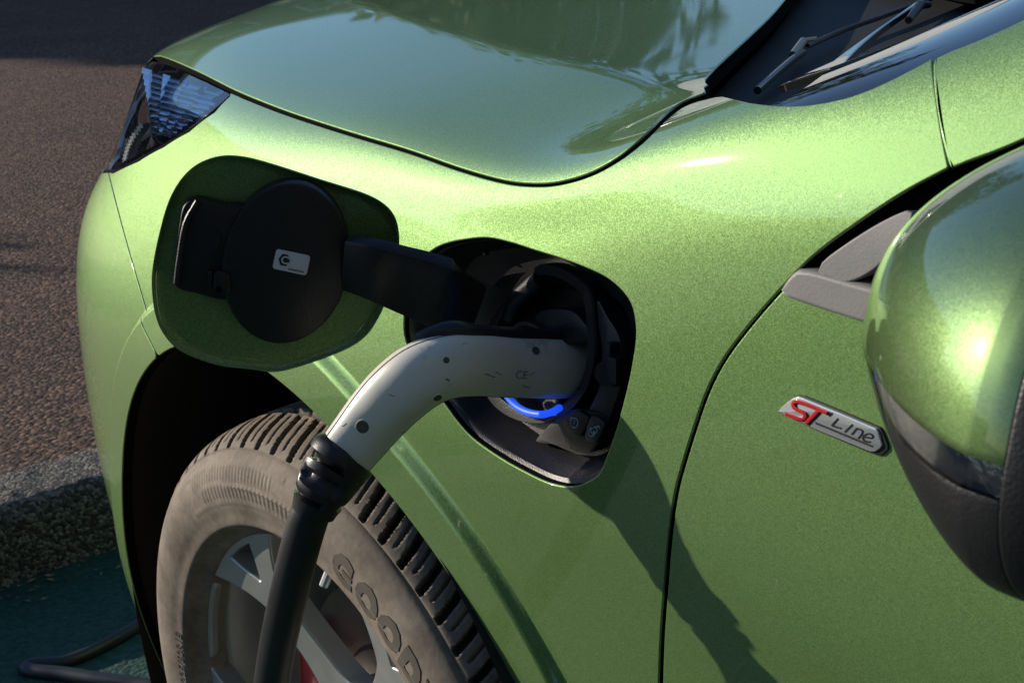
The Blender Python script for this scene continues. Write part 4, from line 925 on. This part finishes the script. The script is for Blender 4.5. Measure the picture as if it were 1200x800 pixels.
c1, n1 = cutplane((1030, 446), (1180, 548), .15)
c2, n2 = cutplane((1040, 496), (1180, 590), .05)
rear = (MG[3, 0]*0+np.array([.889+.012, 0, 0]), np.array([1., 0, 0]))
cut([(c1, -n1), rear], 'mirror_cap', PAINT_FINE_DIM)
ti = cut([(c1, n1), (c2, -n2), rear], 'turn_signal', LENS)
cut([(c2, n2), rear], 'mirror_lower_shell', BLACKP)
mfr = cut([(rear[0], -rear[1])], 'mirror_frame', BLACKP)
b = MB(); R0 = MG[2]; cM = R0.mean(0)
b.grid(np.array([cM+(R0-cM)*.93-[.003, 0, 0], cM+(R0-cM)*.93+[.003, 0, 0], cM+(R0-cM)*.01+[.004, 0, 0]]), closev=True); b.build('mirror_glass', CHROME, mirror)
bm = bmesh.new(); bm.from_mesh(mm); bmesh.ops.remove_doubles(bm, verts=bm.verts, dist=1e-6)
for v in bm.verts: v.co = Vector(cM-[.03, 0, 0])+(v.co-Vector(cM-[.03, 0, 0]))*.982
for co, no in [(c1, n1), (c2, -n2)]: bmesh.ops.bisect_plane(bm, geom=bm.verts[:]+bm.edges[:]+bm.faces[:], plane_co=co, plane_no=no, clear_outer=True)
bmesh.ops.recalc_face_normals(bm, faces=bm.faces)
if sum((f.normal.dot(f.calc_center_median()-Vector(cM-[.03, 0, 0])) for f in bm.faces)) < 0: bmesh.ops.reverse_faces(bm, faces=bm.faces)
m2 = bpy.data.meshes.new('signal_core'); bm.to_mesh(m2); bm.free(); link('signal_reflector', m2, plain('signal_chrome', (.42, .41, .38), .22, metal=.55, coat=.6, bump=1., bscale=170, var=.5, vscale=45), ti, True, 40)
b = MB(); b.tube([(.90, -.05, .985), (.905, -.01, .965), (.91, .03, .955)], [.022, .026, .034], 20); b.build('mirror_foot', BLACKP, mirror)

# ------------------------------------------------------------------ surroundings that shade the place and show in the paint
LEAF = plain('foliage', (.05, .075, .02), .7, var=.5, vscale=2); BARK = plain('bark', (.09, .07, .05), .9, var=.3)
def tree(x, y, h, r, label, n=2600):
    root = tag(empty('broadleaf_tree', (x, y, 0)), label, 'tree', 'trees around the car park')
    b = MB(); b.tube([(0, 0, 0), (.05, .03, h*.3), (-.05, .05, h*.62)], [.22, .16, .07], 10)
    for k in range(6):
        a = k*1.05; b.tube([(0, 0, h*(.3+.05*k)), (r*.35*math.cos(a), r*.35*math.sin(a), h*(.45+.05*k)), (r*.7*math.cos(a), r*.7*math.sin(a), h*(.52+.06*k))], [.08, .05, .02], 7)
    b.build('trunk', BARK, root)
    cl = [(rng.normal(0, r*.42), rng.normal(0, r*.42), h*.62+rng.normal(0, h*.15), r*rng.uniform(.25, .45)) for _ in range(22)]
    V = []; F = []
    for i in range(n):
        c = cl[rng.integers(len(cl))]; d = nrm(rng.normal(0, 1, 3)); p = np.array(c[:3])+d*c[3]*rng.uniform(.5, 1.05); u = nrm(rng.normal(0, 1, 3)); v = nrm(np.cross(u, d)); s_ = rng.uniform(.09, .2)
        k = len(V); V += [p-u*s_, p+v*s_*.6, p+u*s_, p-v*s_*.6]; F.append((k, k+1, k+2, k+3))
    mk('crown', V, F, LEAF, root, False)
tree(-12, 8.5, 6, 2.4, 'bushy green tree beyond the bonnet, nearest the white van')
tree(-19, 12.5, 7, 2.6, 'tall green tree in front of the brick building')
tree(7.5, -5.5, 6, 2.6, 'green tree standing behind the photographer near the road')
tree(5.0, 7.5, 7, 3.0, 'wide green tree behind the parked car')
BRICK = plain('dark_brick', (.16, .10, .08), .85, var=.3, vscale=3); WIN = plain('window_glass_dark', (.02, .025, .03), .08, coat=1.); TRIM = plain('pale_trim', (.5, .48, .44), .7)
def building(name, x0, x1, y0, y1, h, label, face):
    root = tag(empty(name, ((x0+x1)/2, (y0+y1)/2, 0)), label, 'building'); cx, cy = (x0+x1)/2, (y0+y1)/2
    b = MB(); b.box((0, 0, h/2-.4), x1-x0, y1-y0, h+.8); b.build('wall', BRICK, root, smooth_=False)
    b = MB(); b.box((0, 0, h+.12), x1-x0+.5, y1-y0+.5, .24); b.build('roof', TRIM, root, smooth_=False)
    n = int((y1-y0)/3); xf = (x1-x0)/2*face
    for i in range(n):
        for z in np.arange(1.6, h-1, 2.8):
            y = y0-cy+1.5+i*3; f = MB(); f.box((xf+.04*face, y, z), .09, 1.7, 1.6); fo = f.build('window', TRIM, root, smooth_=False)
            g = MB(); g.box((xf+.09*face, y, z), .03, 1.5, 1.4); g.build('pane', WIN, fo, smooth_=False)
building('brick_building', -32, -24, -7.1, 22, 5.7, 'dark brick building beyond the pavement, shading the road', 1)
BRICK = plain('blocker_dark', (.03, .032, .036), .8, var=.3, vscale=3)  # near-black walls so the added blockers bounce little light
building('sky_blocker', 9, 15, -10, 16, 12, 'unseen dark block added behind the camera to block sky light', -1)  # added out of view to keep sky light off the flap
van = tag(empty('parked_van', (-6.8, 6.6, 0), rz=math.radians(8)), 'white van parked on the far side of the green car', 'van')
VW = plain('white_vehicle_paint', (.75, .75, .74), .3, coat=1.)
b = MB(); prof = chaikin([(-2.5, .35), (-2.55, .95), (-1.75, 1.25), (-1.15, 2.1), (2.4, 2.2), (2.5, .35)], 2, True)
b.grid(np.array([[(x, y, z) for x, z in prof] for y in (-.95, .95)]), closev=True); k_ = len(prof); b.F.append(tuple(range(k_))); b.F.append(tuple(range(k_, 2*k_))[::-1]); b.M += [0, 0]
b.build('body', VW, van, bevel=.06)
for y in (-.97, .97):
    b = MB(); b.slab([(x, y, z) for x, z in [(-1.45, 1.25), (-1.0, 1.85), (-.1, 1.9), (-.1, 1.25)]], (0, np.sign(y), 0), .03, .005); b.build('side_window', WIN, van)
    for x in (-1.6, 1.5):
        b = MB(); b.tube([(x, y*1.01, .33), (x, y*.8, .33)], .33, 28); wv = b.build('wheel', RUBBER, van)
b = MB(); b.slab([(-1.80, y, z+.0) for y, z in ((-.8, 1.22), (.8, 1.22))]+[(-1.20, .75, 2.02), (-1.20, -.75, 2.02)], (-.8, 0, .6), .02, .004); b.build('windscreen', WIN, van)

building('side_sky_blocker', 0, 9, -19, -12, 9, 'unseen dark block added beside the parked car to cut sky light', 1)  # added out of view to deepen shadows on the car's side

# dry leaf bits and grit swept against the kerb
V = []; F = []
for i in range(260):
    if i % 3: x, y, z = KX+.01+abs(rng.normal(0, .05)), rng.uniform(-.6, 1.2), .011
    else: x, y, z = KX-KW-.01-abs(rng.normal(0, .15)), rng.uniform(-.6, 1.4), KH-.008
    a_ = rng.uniform(0, 6.28); s_ = rng.uniform(.003, .010); t_ = rng.uniform(.2, .8); k = len(V)
    u = np.array([math.cos(a_), math.sin(a_), rng.uniform(-.3, .3)]); v = np.array([-math.sin(a_), math.cos(a_), rng.uniform(-.3, .3)])*t_
    c = np.array([x, y, z+.002]); V += [c-u*s_, c-v*s_*.6+[0, 0, .0015], c+u*s_, c+v*s_*.6+[0, 0, .001]]; F.append((k, k+1, k+2, k+3))
lf = mk('leaf_litter', V, F, plain('dry_leaves', (.28, .19, .09), .8, var=.5, vscale=30), None, False); lf['kind'] = 'stuff'

added_hedge = tag(empty('added_hedge', (-7.5, -7.5, 0)), 'clipped dark green hedge along the pavement ahead of the car', 'added_hedge')  # added out of view to keep the sunlit pavement's reflection off the paint
V = []; F = []
for i in range(9000):
    f = rng.integers(0, 3); x = rng.uniform(-.45, .45); y = rng.uniform(-5.8, 5.8); z = rng.uniform(.12, 1.5)
    if f == 0: x = .45*rng.choice([-1, 1])+rng.normal(0, .03)
    if f == 1: z = 1.5+rng.normal(0, .04)
    d = nrm(rng.normal(0, 1, 3)); u = nrm(np.cross(d, [0, .3, 1])); s_ = rng.uniform(.03, .07); c = np.array([x, y, z]); k = len(V)
    V += [c-u*s_, c+d*s_*.6, c+u*s_, c-d*s_*.6]; F.append((k, k+1, k+2, k+3))
mk('foliage', V, F, LEAF, added_hedge, False)
b = MB(); b.box((0, 0, .7), .7, 11.4, 1.3); b.build('branches', BARK, added_hedge, smooth_=False)
